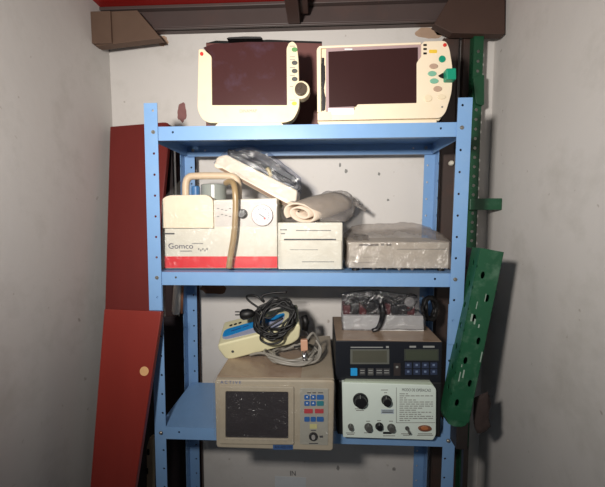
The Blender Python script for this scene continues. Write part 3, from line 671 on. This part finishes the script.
# ------------------------------------------------------------------ blue-topped device propped on the bundle
loc = at(264, 347, .125) + Vector((0, 0, .027))
t = thing('handheld_device', 'cream device with blue label tilted up on the beige monitor', 'device', loc, (R(12.5), R(-14), R(4)))
WD, DD, HD = .246, .145, .064
bl = [(-WD / 2, 0.006), (-WD / 2 - .012, HD * .75), (-WD / 2 - .008, HD), (WD / 2 + .012, HD), (WD / 2 + .014, HD * .8), (WD / 2, .012), (WD / 2 - .03, 0), (-WD / 2 + .02, 0)]
bm = new(); prism(bm, rnd(bl, .012), -DD / 2, DD / 2); obj('body', bm, mat('ivory_plastic', (220, 214, 176), .4, var=.04), t, .009, local=True, seg=3)
def topface(pts, z0, z1, bm):
    a = [bm.verts.new((x, y, z0)) for x, y in pts]; b = [bm.verts.new((x, y, z1)) for x, y in pts]; n = len(pts)
    bm.faces.new(a[::-1]); bm.faces.new(b)
    for i in range(n): bm.faces.new((a[i], a[(i + 1) % n], b[(i + 1) % n], b[i]))
bm = new(); topface(rnd([(-WD / 2, -DD / 2 + .02), (.07, -DD / 2 + .014), (.09, -.01), (.09, .024), (-WD / 2, .012)], [.03, .01, .02, .01, .02]), HD - .001, HD + .001, bm); obj('label_plate', bm, LILAC, t, local=True)
bm = new(); topface(rnd([(-WD / 2 + .001, -DD / 2 + .035), (.0, -.02), (.09, .0), (.09, .026), (-WD / 2 + .001, .014)], [.02, .02, .01, .01, .02]), HD, HD + .0016, bm); obj('blue_label', bm, SKYB, t, local=True)
bm = new(); topface([(-.095, -.012), (-.06, -.007), (-.06, -.001), (-.095, -.006)], HD + .0015, HD + .002, bm); topface([(-.055, -.006), (-.035, -.003), (-.035, .003), (-.055, 0)], HD + .0015, HD + .002, bm)
obj('lettering', bm, INKB, t, local=True)
for i in range(3):
    bm = new(); cyl(bm, Vector((-WD / 2 + .022 + .016 * i, .034 + .001 * i, HD - .001)), (0, 0, 1), .006, .002, 14); obj('socket', bm, BLACK, t, local=True)
bm = new(); cyl(bm, Vector((-WD / 2 + .03, -DD / 2 + .001, .028)), (0, -1, 0), .0045, .002, 12); obj('screw_hole', bm, DGREY, t, local=True)

r2 = random.Random(21)
t2 = thing('power_cord', 'tangled black power cord with plug heaped on the blue-topped device', 'cable', at(276, 322, .1))
rot = (Matrix.Rotation(R(4), 3, 'Z') @ Matrix.Rotation(R(-14.5), 3, 'Y') @ Matrix.Rotation(R(16), 3, 'X'))
c = at(275, 318, .055); u = rot @ Vector((1, 0, .05)); v = rot @ Vector((.05, .72, .68))
bm = new(); pts = coil(c, u, v, .062, .056, 9, .2, r2, 8); tube(bm, pts, .0036, 7); obj('cord', bm, SOFTBLACK, t2, smooth=True)
bm = new(); pts = coil(c + Vector((.006, -.01, .004)), u, v, .05, .046, 5, .3, r2, 8); tube(bm, pts, .0034, 7); obj('cord', bm, SOFTBLACK, t2, smooth=True)
bm = new(); tube(bm, catmull([at(283, 334, .03), at(285, 328, .02), at(281, 341, .02), at(270, 344, .015), at(261, 340, .018), at(262, 333, .02), at(270, 326, .02), at(283, 318, .03)], 6), .0034, 7); obj('cord', bm, SOFTBLACK, t2, smooth=True)
bm = new(); tube(bm, catmull([at(262, 310, .06), at(249, 301, .06), at(247, 296, .06), at(256, 296, .05), at(264, 302, .05), at(262, 296, .06), at(272, 293, .06), at(287, 292, .06)], 6), .0034, 7); obj('cord', bm, SOFTBLACK, t2, smooth=True)
bm = new(); tube(bm, catmull([at(255, 311, .06), at(262, 316, .05), at(270, 318, .05), at(278, 312, .05)], 6), .0036, 7)
a = at(240.5, 315, .06); b_ = at(255, 313, .06)
tube(bm, [a, a.lerp(b_, .15), a.lerp(b_, .55), a.lerp(b_, .8), b_], lambda f: .012 if f < .1 else (.017 if f < .6 else .017 - .03 * (f - .6)), 12); obj('plug', bm, SOFTBLACK, t2, smooth=True)
bm = new(); a = at(239.5, 313, .06); d_ = (a - b_).normalized(); cyl(bm, a + Vector((0, 0, .004)), d_, .0022, .014, 8); cyl(bm, a - Vector((0, 0, .006)), d_, .0022, .014, 8); obj('plug_pin', bm, SOFTBLACK, t2)
bm = new(); a = at(304, 316, .1); tube(bm, [a, at(306, 322, .1), at(305, 330, .1)], lambda f: .012 - .004 * abs(f - .5), 10); tube(bm, catmull([at(305, 330, .1), at(309, 338, .09), at(304, 345, .06), at(294, 347, .05)], 5), .0036, 7); obj('inline_connector', bm, SOFTBLACK, t2, smooth=True)

# ------------------------------------------------------------------ white control unit, bottom shelf right
Y = -0.03
t = thing('control_unit', 'white-fronted control unit with black knobs on lower shelf, right end', 'control unit', Vector((at(390, 438, Y).x, Y + .12, S3)))
zt_ = at(390, 381.5, Y + .015).z
xa, xb = at(337.5, 400, Y + .02).x, at(441, 400, Y + .02).x
bm = new(); hull_box(bm, xa, xb, Y + .016, Y + .27, S3, zt_); obj('body', bm, mat('black_casing', (30, 30, 32), .5, var=.15), t, .004)
pf = rnd(pp([(342, 382.5), (433, 385.5), (436.2, 389), (436, 435), (433, 440.3), (343, 437.3)], Y), [.002, .004, .006, .006, .006, .003])
pf = [(x, max(z, S3 + .001)) for x, z in pf]
bm = new(); prism(bm, pf, Y, Y + .017); fpn = obj('front_panel', bm, PANELW, t, .002)
bm = new(); prism(bm, pp([(346, 379.8), (430, 381), (433.5, 385.3), (342.5, 382.4)], Y + .008), Y + .004, Y + .017); obj('top_bevel', bm, mat('grey_green_bevel', (168, 178, 162), .5), t)
for px, py, r_, h_, m in ((360.2, 399.7, 7.4, .02, BLACK), (386.2, 399.7, 5.1, .02, BLACK), (350.6, 426, 2.8, .016, DGREY), (368.2, 426.6, 4, .016, DGREY), (379.2, 426, 4.1, .012, BLACK), (391, 427.2, 4, .016, DGREY)):
    bm = new(); knobat(bm, px, py, Y, r_, h_); kn = obj('knob', bm, m, t, .001)
    bm = new(); a = at(px, py, Y - h_); s = .0011 * r_; hull_box(bm, a.x - .0008, a.x + .0008, a.y - .0006, a.y + .001, a.z + s * .3, a.z + s * 1.6) ; obj('pointer', bm, INKL, kn)
bm = new(); a = at(407, 428, Y); cyl(bm, a, (0, -1, 0), .006, .004, 12); cyl(bm, a, (.2, -1, -.35), .0032, .02, 10); obj('toggle_switch', bm, DGREY, t)
bm = new(); ell(bm, 424.5, 427.8, Y, 6.6, 2.7, .006); cn = obj('connector', bm, BROWN, t, .001)
bm = new(); ell(bm, 424.5, 427.8, Y - .006, 3.6, 1.5, .003); obj('connector_core', bm, mat('orange_core', (176, 110, 70), .4), cn)
bm = new(); rect(bm, 383, 431.8, 391.5, 433.8, Y, .001); obj('label_plate', bm, BLACK, t)
bm = new(); rect(bm, 381, 409.2, 394, 413.8, Y, .0005); obj('label_patch', bm, mat('pale_blue_patch', (176, 188, 196), .6), t)
bm = new(); text(bm, 'MODO DE OPERACAO', 402, 391.2, 431, 388.9, Y, .0006); obj('lettering', bm, INK, t)
bm = new(); rect(bm, 396.1, 387.5, 396.6, 422.5, Y, .0004); rect(bm, 396.1, 422.4, 435, 422.9, Y, .0004)
r2 = random.Random(2)
for i in range(14):
    yy = 393.4 + i * 2.05; x = 399.5
    while x < 432:
        w_ = r2.uniform(2, 5.5); e = min(433, x + w_); rect(bm, x, yy, e, yy + .75, Y, .0003); x = e + .9
        if r2.random() < .12: break
for x0_, x1_, yy in ((355, 365, 408.4), (356, 364, 410), (381, 388, 389.6), (384, 387, 392.3), (346, 355, 432.5), (347, 354, 433.9), (366, 370, 420.8), (377, 381, 420.2), (389, 393, 420.8), (364, 372, 432.4), (383, 395, 435.4), (401, 411, 433.4), (403, 410, 434.8), (418, 432, 433.4), (417, 433, 434.9), (382, 393, 410.5), (382, 393, 412)):
    caps([(x0_, yy, x1_, yy + .7)], Y, INKG, t)
obj('instruction_text', bm, INKG, t)

# ------------------------------------------------------------------ black unit with keypad on top of it
ZC = zt_
Y = -0.015
t = thing('keypad_unit', 'black instrument with two grey displays on the white-fronted control unit', 'instrument', Vector((at(390, 380, Y).x, Y + .12, ZC)))
bf = pp([(335.5, 341), (442.5, 342), (442.5, 381), (336, 381)], Y)
zt_ = (bf[0][1] + bf[1][1]) / 2
bf = [(bf[0][0], zt_), (bf[1][0], zt_), (bf[1][0], ZC), (bf[0][0], ZC)]
bm = new(); prism(bm, bf, Y + .01, Y + .25); obj('body', bm, mat('charcoal_casing', (36, 36, 38), .45), t, .002)
bm = new(); prism(bm, bf, Y, Y + .011); fas = obj('fascia', bm, mat('black_fascia', (28, 30, 36), .3), t, .002)
bm = new(); hull_box(bm, bf[0][0] + .002, bf[1][0] - .002, Y + .004, Y + .245, zt_ - .0004, zt_ + .0014); obj('top_sheet', bm, CARD, t)
ZK = zt_ + .0014
bm = new(); rect(bm, 350.3, 349.2, 389.2, 364, Y, .001); fr_ = obj('display', bm, mat('grey_display_frame', (96, 98, 92), .35), fas)
bm = new(); rect(bm, 352.5, 350.6, 386.8, 362.4, Y - .001, .0006); obj('display_glass', bm, LCD, fr_)
bm = new(); rect(bm, 404.2, 349, 438.6, 360.5, Y, .001); fr_ = obj('display', bm, mat('dark_display_frame', (62, 66, 60), .35), fas)
bm = new(); rect(bm, 406, 350.4, 437.4, 359.6, Y - .001, .0006); obj('display_glass', bm, LCD2, fr_)
bm = new(); rect(bm, 350.6, 368, 357.2, 375.4, Y, .002, .001); obj('key', bm, mat('bright_blue_key', (40, 150, 214), .4), fas)
for px, w_ in ((362.4, 2.9), (370.6, 2.9), (379.2, 3.4), (386.6, 3.2)):
    bm = new(); rect(bm, px - w_, 368.2, px + w_, 375.2, Y, .0018, .001); kk_ = obj('key', bm, DGREY if abs(px - 370.6) < 1 else mat('charcoal_key', (62, 62, 64), .45), fas)
    bm = new()
    for i in range(2): rect(bm, px - w_ + .8, 370 + i * 2.4, px + w_ - .8, 370.8 + i * 2.4, Y - .0018, .0003)
    obj('caption', bm, INKL, kk_)
bm = new(); rect(bm, 393.6, 363, 400.4, 375.6, Y, .0018, .001); kk_ = obj('key', bm, mat('brown_black_key', (52, 46, 46), .45), fas)
bm = new(); rect(bm, 395.8, 366, 398.2, 368, Y - .0018, .0003); obj('caption', bm, INKL, kk_)
for i in range(4):
    for j in range(2):
        bm = new(); rect(bm, 404.8 + i * 8.5, 362.4 + j * 6.6, 411.6 + i * 8.5, 368 + j * 6.6, Y, .0018, .001); kk_ = obj('key', bm, NAVYK, fas)
        bm = new(); rect(bm, 407 + i * 8.5, 364 + j * 6.6, 409.4 + i * 8.5, 366 + j * 6.6, Y - .0018, .0003); obj('caption', bm, mat('blue_grey_ink', (104, 120, 150), .6) if not MATS.get('blue_grey_ink') else MATS['blue_grey_ink'], kk_)
caps([(350.5, 346.8, 383, 347.8), (386, 346, 388.8, 348), (409.5, 345.8, 416, 347.6), (423, 345.8, 434.5, 347.6)], Y, INKL, fas)

# ------------------------------------------------------------------ bagged white tray on top
p = atz(343, 330.5, ZK); Yt = p.y
if Yt > .16: Yt = .16
t = thing('bagged_tray', 'white tray of dark red parts in clear bag, on the black instrument', 'tray', Vector((at(384, 330, Yt).x, Yt + .05, ZK)))
tr = pp([(343, 315.5), (423.5, 316), (424.3, 330), (343.5, 330)], Yt); tr[2] = (tr[2][0], ZK); tr[3] = (tr[3][0], ZK)
bm = new(); prism(bm, tr, Yt, Yt + .1); obj('tray', bm, TRAYW, t, .003)
zr_ = tr[0][1]; r2 = random.Random(8)
for i in range(9):
    px = 347 + i * 8; bm = new(); w_ = .026; x = at(px, 310, Yt + .02).x; hgt = (.03, .036, .03, .042, .034, .036, .03, .036, .03)[i]
    hull_box(bm, x - w_ / 2, x + w_ / 2 - .002, Yt + .012, Yt + .075, zr_ - .001, zr_ + hgt); 
    o_ = obj('cell', bm, (DARKRED, BLACK, DARKRED, BLACK, BLACK, DARKRED, BLACK, BLACK, DARKRED)[i], t, .004)
    if i % 2 == 0:
        bm = new(); cyl(bm, Vector((x, Yt + .03, zr_ + hgt)), (0, 0, 1), .007, .007, 12); obj('cell_cap', bm, BLACK, o_, .001)
for q in range(3):
    bm = new(); pts = [at(345 + 7.2 * i, 304 - 7 * math.sin(i * 1.3 + q * 2) - 3 * (q == 1), Yt + .012 + .018 * q) for i in range(11)]
    tube(bm, catmull(pts, 5), .0038, 7); obj('lead', bm, SOFTBLACK, t, smooth=True)
bm = new(); cyl(bm, at(409, 302, Yt + .02), (0, -1, .25), .016, .012, 20); obj('dial', bm, GREY, t, .002)
bm = new(); tube(bm, catmull([at(376, 292, Yt + .03), at(379, 299, Yt), at(382, 309, Yt - .012), at(382, 318, Yt - .012), at(378, 328, Yt - .01), at(372, 330.5, Yt - .012)], 6), lambda f: .012 - .006 * f, 8, .5); obj('bag_twist', bm, film('dark_twist', (.3, .3, .32), .0, .14, .4, (40, 40, 44)), t, smooth=True)
bm = new(); bp_ = [(342, 294), (350, 293), (375, 290.8), (400, 295), (417, 297), (421, 312), (425.5, 318), (425.5, 329.8), (342, 329.8)]
shell(bm, [at(x, y, Yt - .006) for x, y in bp_[:]] + [at(x, y - 1, Yt + .11) for x, y in bp_[:6]], 5, .004, 18, 21, lambda c, n: c.z < ZK + .004); obj('plastic_bag', bm, film('dark_clear_bag', (.72, .72, .74), .01, .15, .05, (130, 130, 135)), t, smooth=True)

# black coil shape added in place of dark shadow behind the tray, right
t = thing('shadow_coil', 'added black coil standing in for shadow behind the tray on the black instrument', 'cable', Vector((at(430, 331, .17).x, .18, ZK)))
c = at(426, 318, .19); bm = new(); r2 = random.Random(31); pts = coil(Vector((c.x + .01, .19, ZK + .046)), Vector((.75, .5, 0)), Vector((0, .0, 1)), .032, .038, 7, .12, r2, 9); tube(bm, pts, .006, 7); obj('cable', bm, SOFTBLACK, t, smooth=True)

# ------------------------------------------------------------------ boards on the left
def lean_board(name, label, tl, tr_, bl_, br_, th, m, cat='board', cr=.03):
    """slab through four world corners (front face)"""
    o = Vector(((bl_.x + br_.x) / 2, (bl_.y + br_.y) / 2, 0)); n = (tr_ - tl).cross(bl_ - tl).normalized()
    if n.y < 0: n = -n
    b = new(); u_ = (tl - tr_).normalized() * cr; v_ = (br_ - tr_).normalized() * cr; s_, e_ = tr_ + u_, tr_ + v_
    A = [tl] + [s_ * (1 - q) ** 2 + tr_ * 2 * q * (1 - q) + e_ * q * q for q in (0, .2, .4, .6, .8, 1)] + [br_, bl_]; nA = len(A)
    q = [b.verts.new(v) for v in A]; w_ = [b.verts.new(v + n * th) for v in A]
    b.faces.new(q); b.faces.new(w_[::-1])
    for i in range(nA): b.faces.new((q[i], w_[i], w_[(i + 1) % nA], q[(i + 1) % nA]))
    t = thing(name, label, cat, o); obj('board', b, m, t, .003); return t, n
def floor_pt(a, b):  # continue the line a->b to the floor
    k = a.z / (a.z - b.z); return a + (b - a) * k
# far board, leaning on the wall
tr1 = at(170.5, 121.5, .33); br1 = floor_pt(tr1, at(150, 330, .16)); tl1 = at(110, 126.5, .33); bl1 = floor_pt(tl1, at(104, 330, .16))
tl1.y = tr1.y; bl1.y = br1.y
lean_board('wooden_board', 'maroon laminated board leaning behind the rack, with rounded top corner', tl1, tr1, bl1, br1, .022, WOODR2)
# near board
tr2 = at(161.5, 311.5, -.035); br2 = floor_pt(tr2, at(135, 487, -.12)); tl2 = at(104, 309, -.035); bl2 = floor_pt(tl2, at(90, 487, -.12))
tb, nb = lean_board('wooden_board', 'red-brown laminated board with pale filled hole, in front of left rack post', tl2, tr2, bl2, br2, .02, WOODR, cr=.006)
# filled hole on the near board
def on_board(px, py):
    d = ROT @ Vector(((px - 302.5) / F, 1, -(py - 243.5) / F)); k = (tl2 - CAM).dot(nb) / d.dot(nb); return CAM + d * k
bm = new(); cyl(bm, on_board(144.3, 371.2) + nb * .002, -nb, .0135, .0032, 24); bm.verts.ensure_lookup_table(); obj('filler_plug', bm, TAN, tb, .0008)
# dark boards standing against the wall behind the rack's left side
def standing(label, x0, x1, y0, y1, h, m, tilt=0.0, dx=0.0):
    b = new(); hull_box(b, x0, x1, y0, y1, 0, h)
    for v in b.verts: v.co.x += dx * v.co.z / h; v.co.y += tilt * v.co.z / h
    t = thing('plank', label, 'plank', Vector(((x0 + x1) / 2, (y0 + y1) / 2, 0))); obj('board', b, m, t, .002); return t
xs = lambda px, Y: at(px, 300, Y).x
standing('tall dark brown plank nearest the rack behind its left rear post', at(176.5, 200, .37).x - .0, at(196, 200, .37).x, .345, .365, at(180, 140, .38).z, WOODD, .03)
standing('tall black-brown plank left of the tallest dark brown plank', at(163, 200, .36).x, at(174, 200, .36).x, .325, .342, at(170, 135, .37).z, mat('black_brown_board', (42, 26, 26), .55, var=.2), .03)
standing('short dark board low behind the left side of the rack', XL + .03, at(188, 380, .3).x, .312, .322, at(175, 317, .31).z, mat('near_black_board', (36, 28, 32), .5, var=.2), .0)
# pale batten with dark notches beside the left rack post
b = new(); x0 = at(147, 460, .12).x; x1 = at(153.5, 460, .12).x; hb = at(152, 437, .12).z
prism(b, [(x0 - .03, 0), (x1 - .03, 0), (x1, hb - .03), (x1 + .004, hb), (x0 + .012, hb - .004), (x0, hb - .04)], .12, .14)
tt = thing('batten', 'pale beige batten standing between near red-brown board and left rack post', 'batten', Vector(((x0 + x1) / 2 - .03, .13, 0))); obj('strip', b, mat('beige_batten', (168, 150, 122), .7, var=.15), tt, .002)
for px, py in ((148.4, 452), (147, 471)):
    b = new(); rect(b, px - 1.4, py - 3, px + 1.2, py + 3, .12, .0008, .004); obj('notch', b, BLACK, tt)
# pale plastic tube hanging between planks
t = thing('plastic_tube', 'short white plastic tube between the dark planks under the middle shelf', 'tube', at(177, 316, .24))
bm = new(); a = at(178.5, 270, .24); b_ = at(176, 314, .24); tube(bm, [a, a.lerp(b_, .5), a.lerp(b_, .92), b_], lambda f: .0135 + .004 * f if f < .95 else .012, 16); obj('tube_body', bm, mat('pale_grey_tube', (226, 220, 210), .45), t, smooth=True)
bm = new(); tube(bm, [a + Vector((.016, .004, 0)), b_ + Vector((.02, .004, .002))], .005, 10); obj('tube_strip', bm, mat('rust_strip', (140, 92, 66), .6), t, smooth=True)

# ------------------------------------------------------------------ right side: dark columns and green racking
def column(label, pa, pb, Y, h, m):
    a = at(pa, 120, Y).x; b = at(pb, 120, Y).x; bm = new(); d = .03
    hull_box(bm, a, a + .004, Y, Y + d, 0, h); hull_box(bm, b - .004, b, Y, Y + d, 0, h); hull_box(bm, a, b, Y + .004, Y + .008, 0, h)
    t = thing('steel_column', label, 'column', Vector(((a + b) / 2, Y + .015, 0))); obj('column', bm, m, t, .002)
    bm = new(); hull_box(bm, a - .02, b + .02, Y - .012, Y + d + .012, 0, .006); obj('base_plate', bm, m, t); return t
column('dark steel column nearest the right rear rack post', 441.5, 456.5, .335, 2.26, DARKST)
column('dark steel column between the rack and the green upright', 461.5, 471.5, .33, 2.26, DARKST)
t = thing('ceramic_knob', 'small white ceramic knob on the dark steel column behind the rack', 'knob', at(450.3, 163.5, .335))
bm = new(); c = at(450.3, 163.5, .337); cyl(bm, c, (0, -1, 0), .0085, .012, 16, .007); cyl(bm, c + Vector((0, -.012, 0)), (0, -1, 0), .010, .007, 16, .006); obj('knob_head', bm, WHITE, t, .001)
# green racking
Yg = .30
gx0 = at(470, 150, Yg).x; gx1 = at(479.5, 150, Yg).x
t = thing('green_rack', 'green perforated rack upright with a cross beam, right edge', 'rack', Vector(((gx0 + gx1) / 2, Yg, 0)))
bm = new(); gw = gx1 - gx0; hol = [(gw * .5, .05 + .034 * k) for k in range(64)]
perf(bm, (gx0, Yg, 0), (1, 0, 0), (0, 0, 1), gw, 2.25, hol, .0058, .002); perf(bm, (gx0, Yg + .002, 0), (0, 1, 0), (0, 0, 1), .03, 2.25, [(.016, h_[1]) for h_ in hol], .005, .002); obj('upright', bm, GREENSH, t)
bz = at(474, 290, .12).z; bm = new(); hull_box(bm, gx0 - .02, gx0 + .03, .125, Yg + .01, bz - .008, bz); obj('bracket', bm, GREENSH, t, .001)
za = at(478, 210, Yg - .02).z; zb_ = at(478, 198.5, Yg - .02).z
bm = new(); hull_box(bm, gx0 - .006, XR - .002, Yg - .03, Yg - .002, za, zb_); obj('beam', bm, GREENP, t, .002)
bm = new(); prism(bm, rnd(pp([(473, 78), (484, 74), (484, 106), (476, 104)], Yg - .012), .01), Yg - .014, Yg); obj('gusset', bm, GREENSH, t, .001)
# purple-grey bundle lying on the beam side
t = thing('folded_tarp', 'purple-grey folded tarp over dark block beside the right rack post', 'tarp', Vector((at(474, 290, .12).x, .16, at(474, 290, .12).z)))
bm = new(); prism(bm, rnd(pp([(466, 255), (476, 249), (489, 252), (489, 266), (482, 272), (466, 270)], .12), .01), .12, .22); obj('cloth', bm, mat('purple_grey_cloth', (84, 72, 84), .8, var=.2, bump=.4, bscale=30), t, .006, True)
bm = new(); prism(bm, pp([(464, 268), (483, 269), (480, 289), (464, 289)], .125), .125, .23); obj('block', bm, mat('dark_brown_block', (50, 34, 32), .6, var=.2), t, .003)
# leaning green beam
a = at(457.5, 420, -.055); b_ = at(492, 250, -.03)
t = thing('green_beam', 'chipped green perforated steel beam leaning across the right rack post', 'beam', a)
d_ = (b_ - a); Lb = d_.length; zax = d_.normalized(); yax = Vector((0, 1, 0)); xax = yax.cross(zax).normalized(); yax = zax.cross(xax)
M = Matrix((xax, yax, zax)).transposed()
t.rotation_euler = M.to_euler()
wb = .062
bm = new(); hol = [(wb * .3 + (wb * .4) * (k % 2), .05 + .062 * k) for k in range(7)]
perf(bm, (-wb / 2, 0, 0), (1, 0, 0), (0, 0, 1), wb, Lb, hol, .006, .0025, 1.8)
perf(bm, (-wb / 2 - .0025, .0, 0), (0, 1, 0), (0, 0, 1), .05, Lb, [(.025, .08 + .062 * k) for k in range(7)], .006, .0025, 1.6)
perf(bm, (wb / 2, .0, 0), (0, 1, 0), (0, 0, 1), .05, Lb, [(.025, .08 + .062 * k) for k in range(7)], .006, .0025, 1.6)
perf(bm, (-wb / 2, .05, 0), (1, 0, 0), (0, 0, 1), wb, Lb, hol, .006, .0025, 1.8)
hull_box(bm, -wb / 2, wb / 2, 0.001, .05, 0, .003)
prism(bm, [(-wb / 2, 0), (-wb / 2 + .008, -.016), (-.006, -.021), (.014, -.018), (wb / 2 - .006, -.012), (wb / 2, 0)], 0.001, .05)
obj('profile', bm, GREENP, t, local=True)
bm = new(); r2 = random.Random(14)
for i in range(9):
    x = r2.uniform(-.45, .45) * wb; z = r2.uniform(.03, Lb - .1); hh_ = r2.uniform(.006, .03); hull_box(bm, x, x + r2.uniform(.0015, .005), -.0034, -.0024, z, z + hh_)
obj('paint_chip', bm, mat('chipped_primer', (140, 158, 146), .6), t, local=True)
# dark stand under it
t = thing('steel_stand', 'dark steel stand holding up the leaning green beam', 'stand', Vector((a.x + .02, a.y + .03, 0)))
bm = new(); p0 = at(457, 425.5, -.05); p1 = at(467.5, 450, -.05); hull_box(bm, p0.x, p1.x, -.05, .0, p1.z, a.z - .012); obj('head', bm, mat('black_brown_steel', (40, 34, 32), .5), t, .002)
bm = new(); p2 = at(463.5, 460, -.04); p3 = at(468.5, 460, -.04); hull_box(bm, p2.x, p3.x, -.04, -.022, .004, p1.z + .001); obj('pole', bm, MATS['black_brown_steel'], t, .002)
bm = new(); hull_box(bm, p2.x - .08, p3.x + .08, -.11, .05, 0, .006); obj('base_plate', bm, MATS['black_brown_steel'], t)
# dark bundle behind the beam at the right edge
t = thing('rag_bundle', 'dark brown rag bundle hanging below the green beam at the right edge', 'rag', at(481, 412, .0))
bm = new(); pts = [at(474, 398, .0), at(487, 392, .0), at(489, 425, .0), at(478, 433, .0), at(474, 420, .0), at(476, 400, .06), at(489, 396, .06), at(488, 428, .06), at(478, 428, .06)]
shell(bm, pts, 5, .008, 22, 3); obj('cloth', bm, mat('dark_rag', (54, 42, 40), .9, var=.25), t, smooth=True)

# paper on the wall
bm = new(); prism(bm, pp([(275, 476), (306, 477.5), (306, 510), (275, 509)], YW), YW - .0012, YW - .0002); tag(obj('paper_sheet', bm, PAPER), 'white paper sheet stuck low on the back wall', 'paper')
bm = new(); text(bm, 'IN', 290.2, 475.6, 295.6, 471, YW, .0012); struct('trim_20', bm, INK, label='pencilled letters on the wall above the paper sheet')

# ------------------------------------------------------------------ light
def area(name, loc, target, size, power, col, sy=None):
    l = bpy.data.lights.new(name, 'AREA'); l.energy = power; l.color = col; l.size = size
    if sy: l.shape = 'RECTANGLE'; l.size_y = sy
    o = bpy.data.objects.new(name, l); C.objects.link(o); o.location = loc
    o.rotation_euler = (Vector(target) - Vector(loc)).to_track_quat('-Z', 'Y').to_euler(); return o
area('lamp', (0.20, -1.10, 1.80), (0.45, 0.3, 1.93), 0.09, 11.8, (1.0, 0.94, 0.87)).data.spread = R(125)
w = bpy.data.worlds.new('world'); scn.world = w; w.use_nodes = True
bg = w.node_tree.nodes['Background']; bg.inputs[0].default_value = (0.80, 0.90, 1.0, 1); bg.inputs[1].default_value = 0.11
vs = scn.view_settings; vs.view_transform = 'Standard'; vs.look = 'None'; vs.exposure = 0.0; vs.gamma = 1; vs.use_curve_mapping = False
scn.cycles.transparent_max_bounces = 16
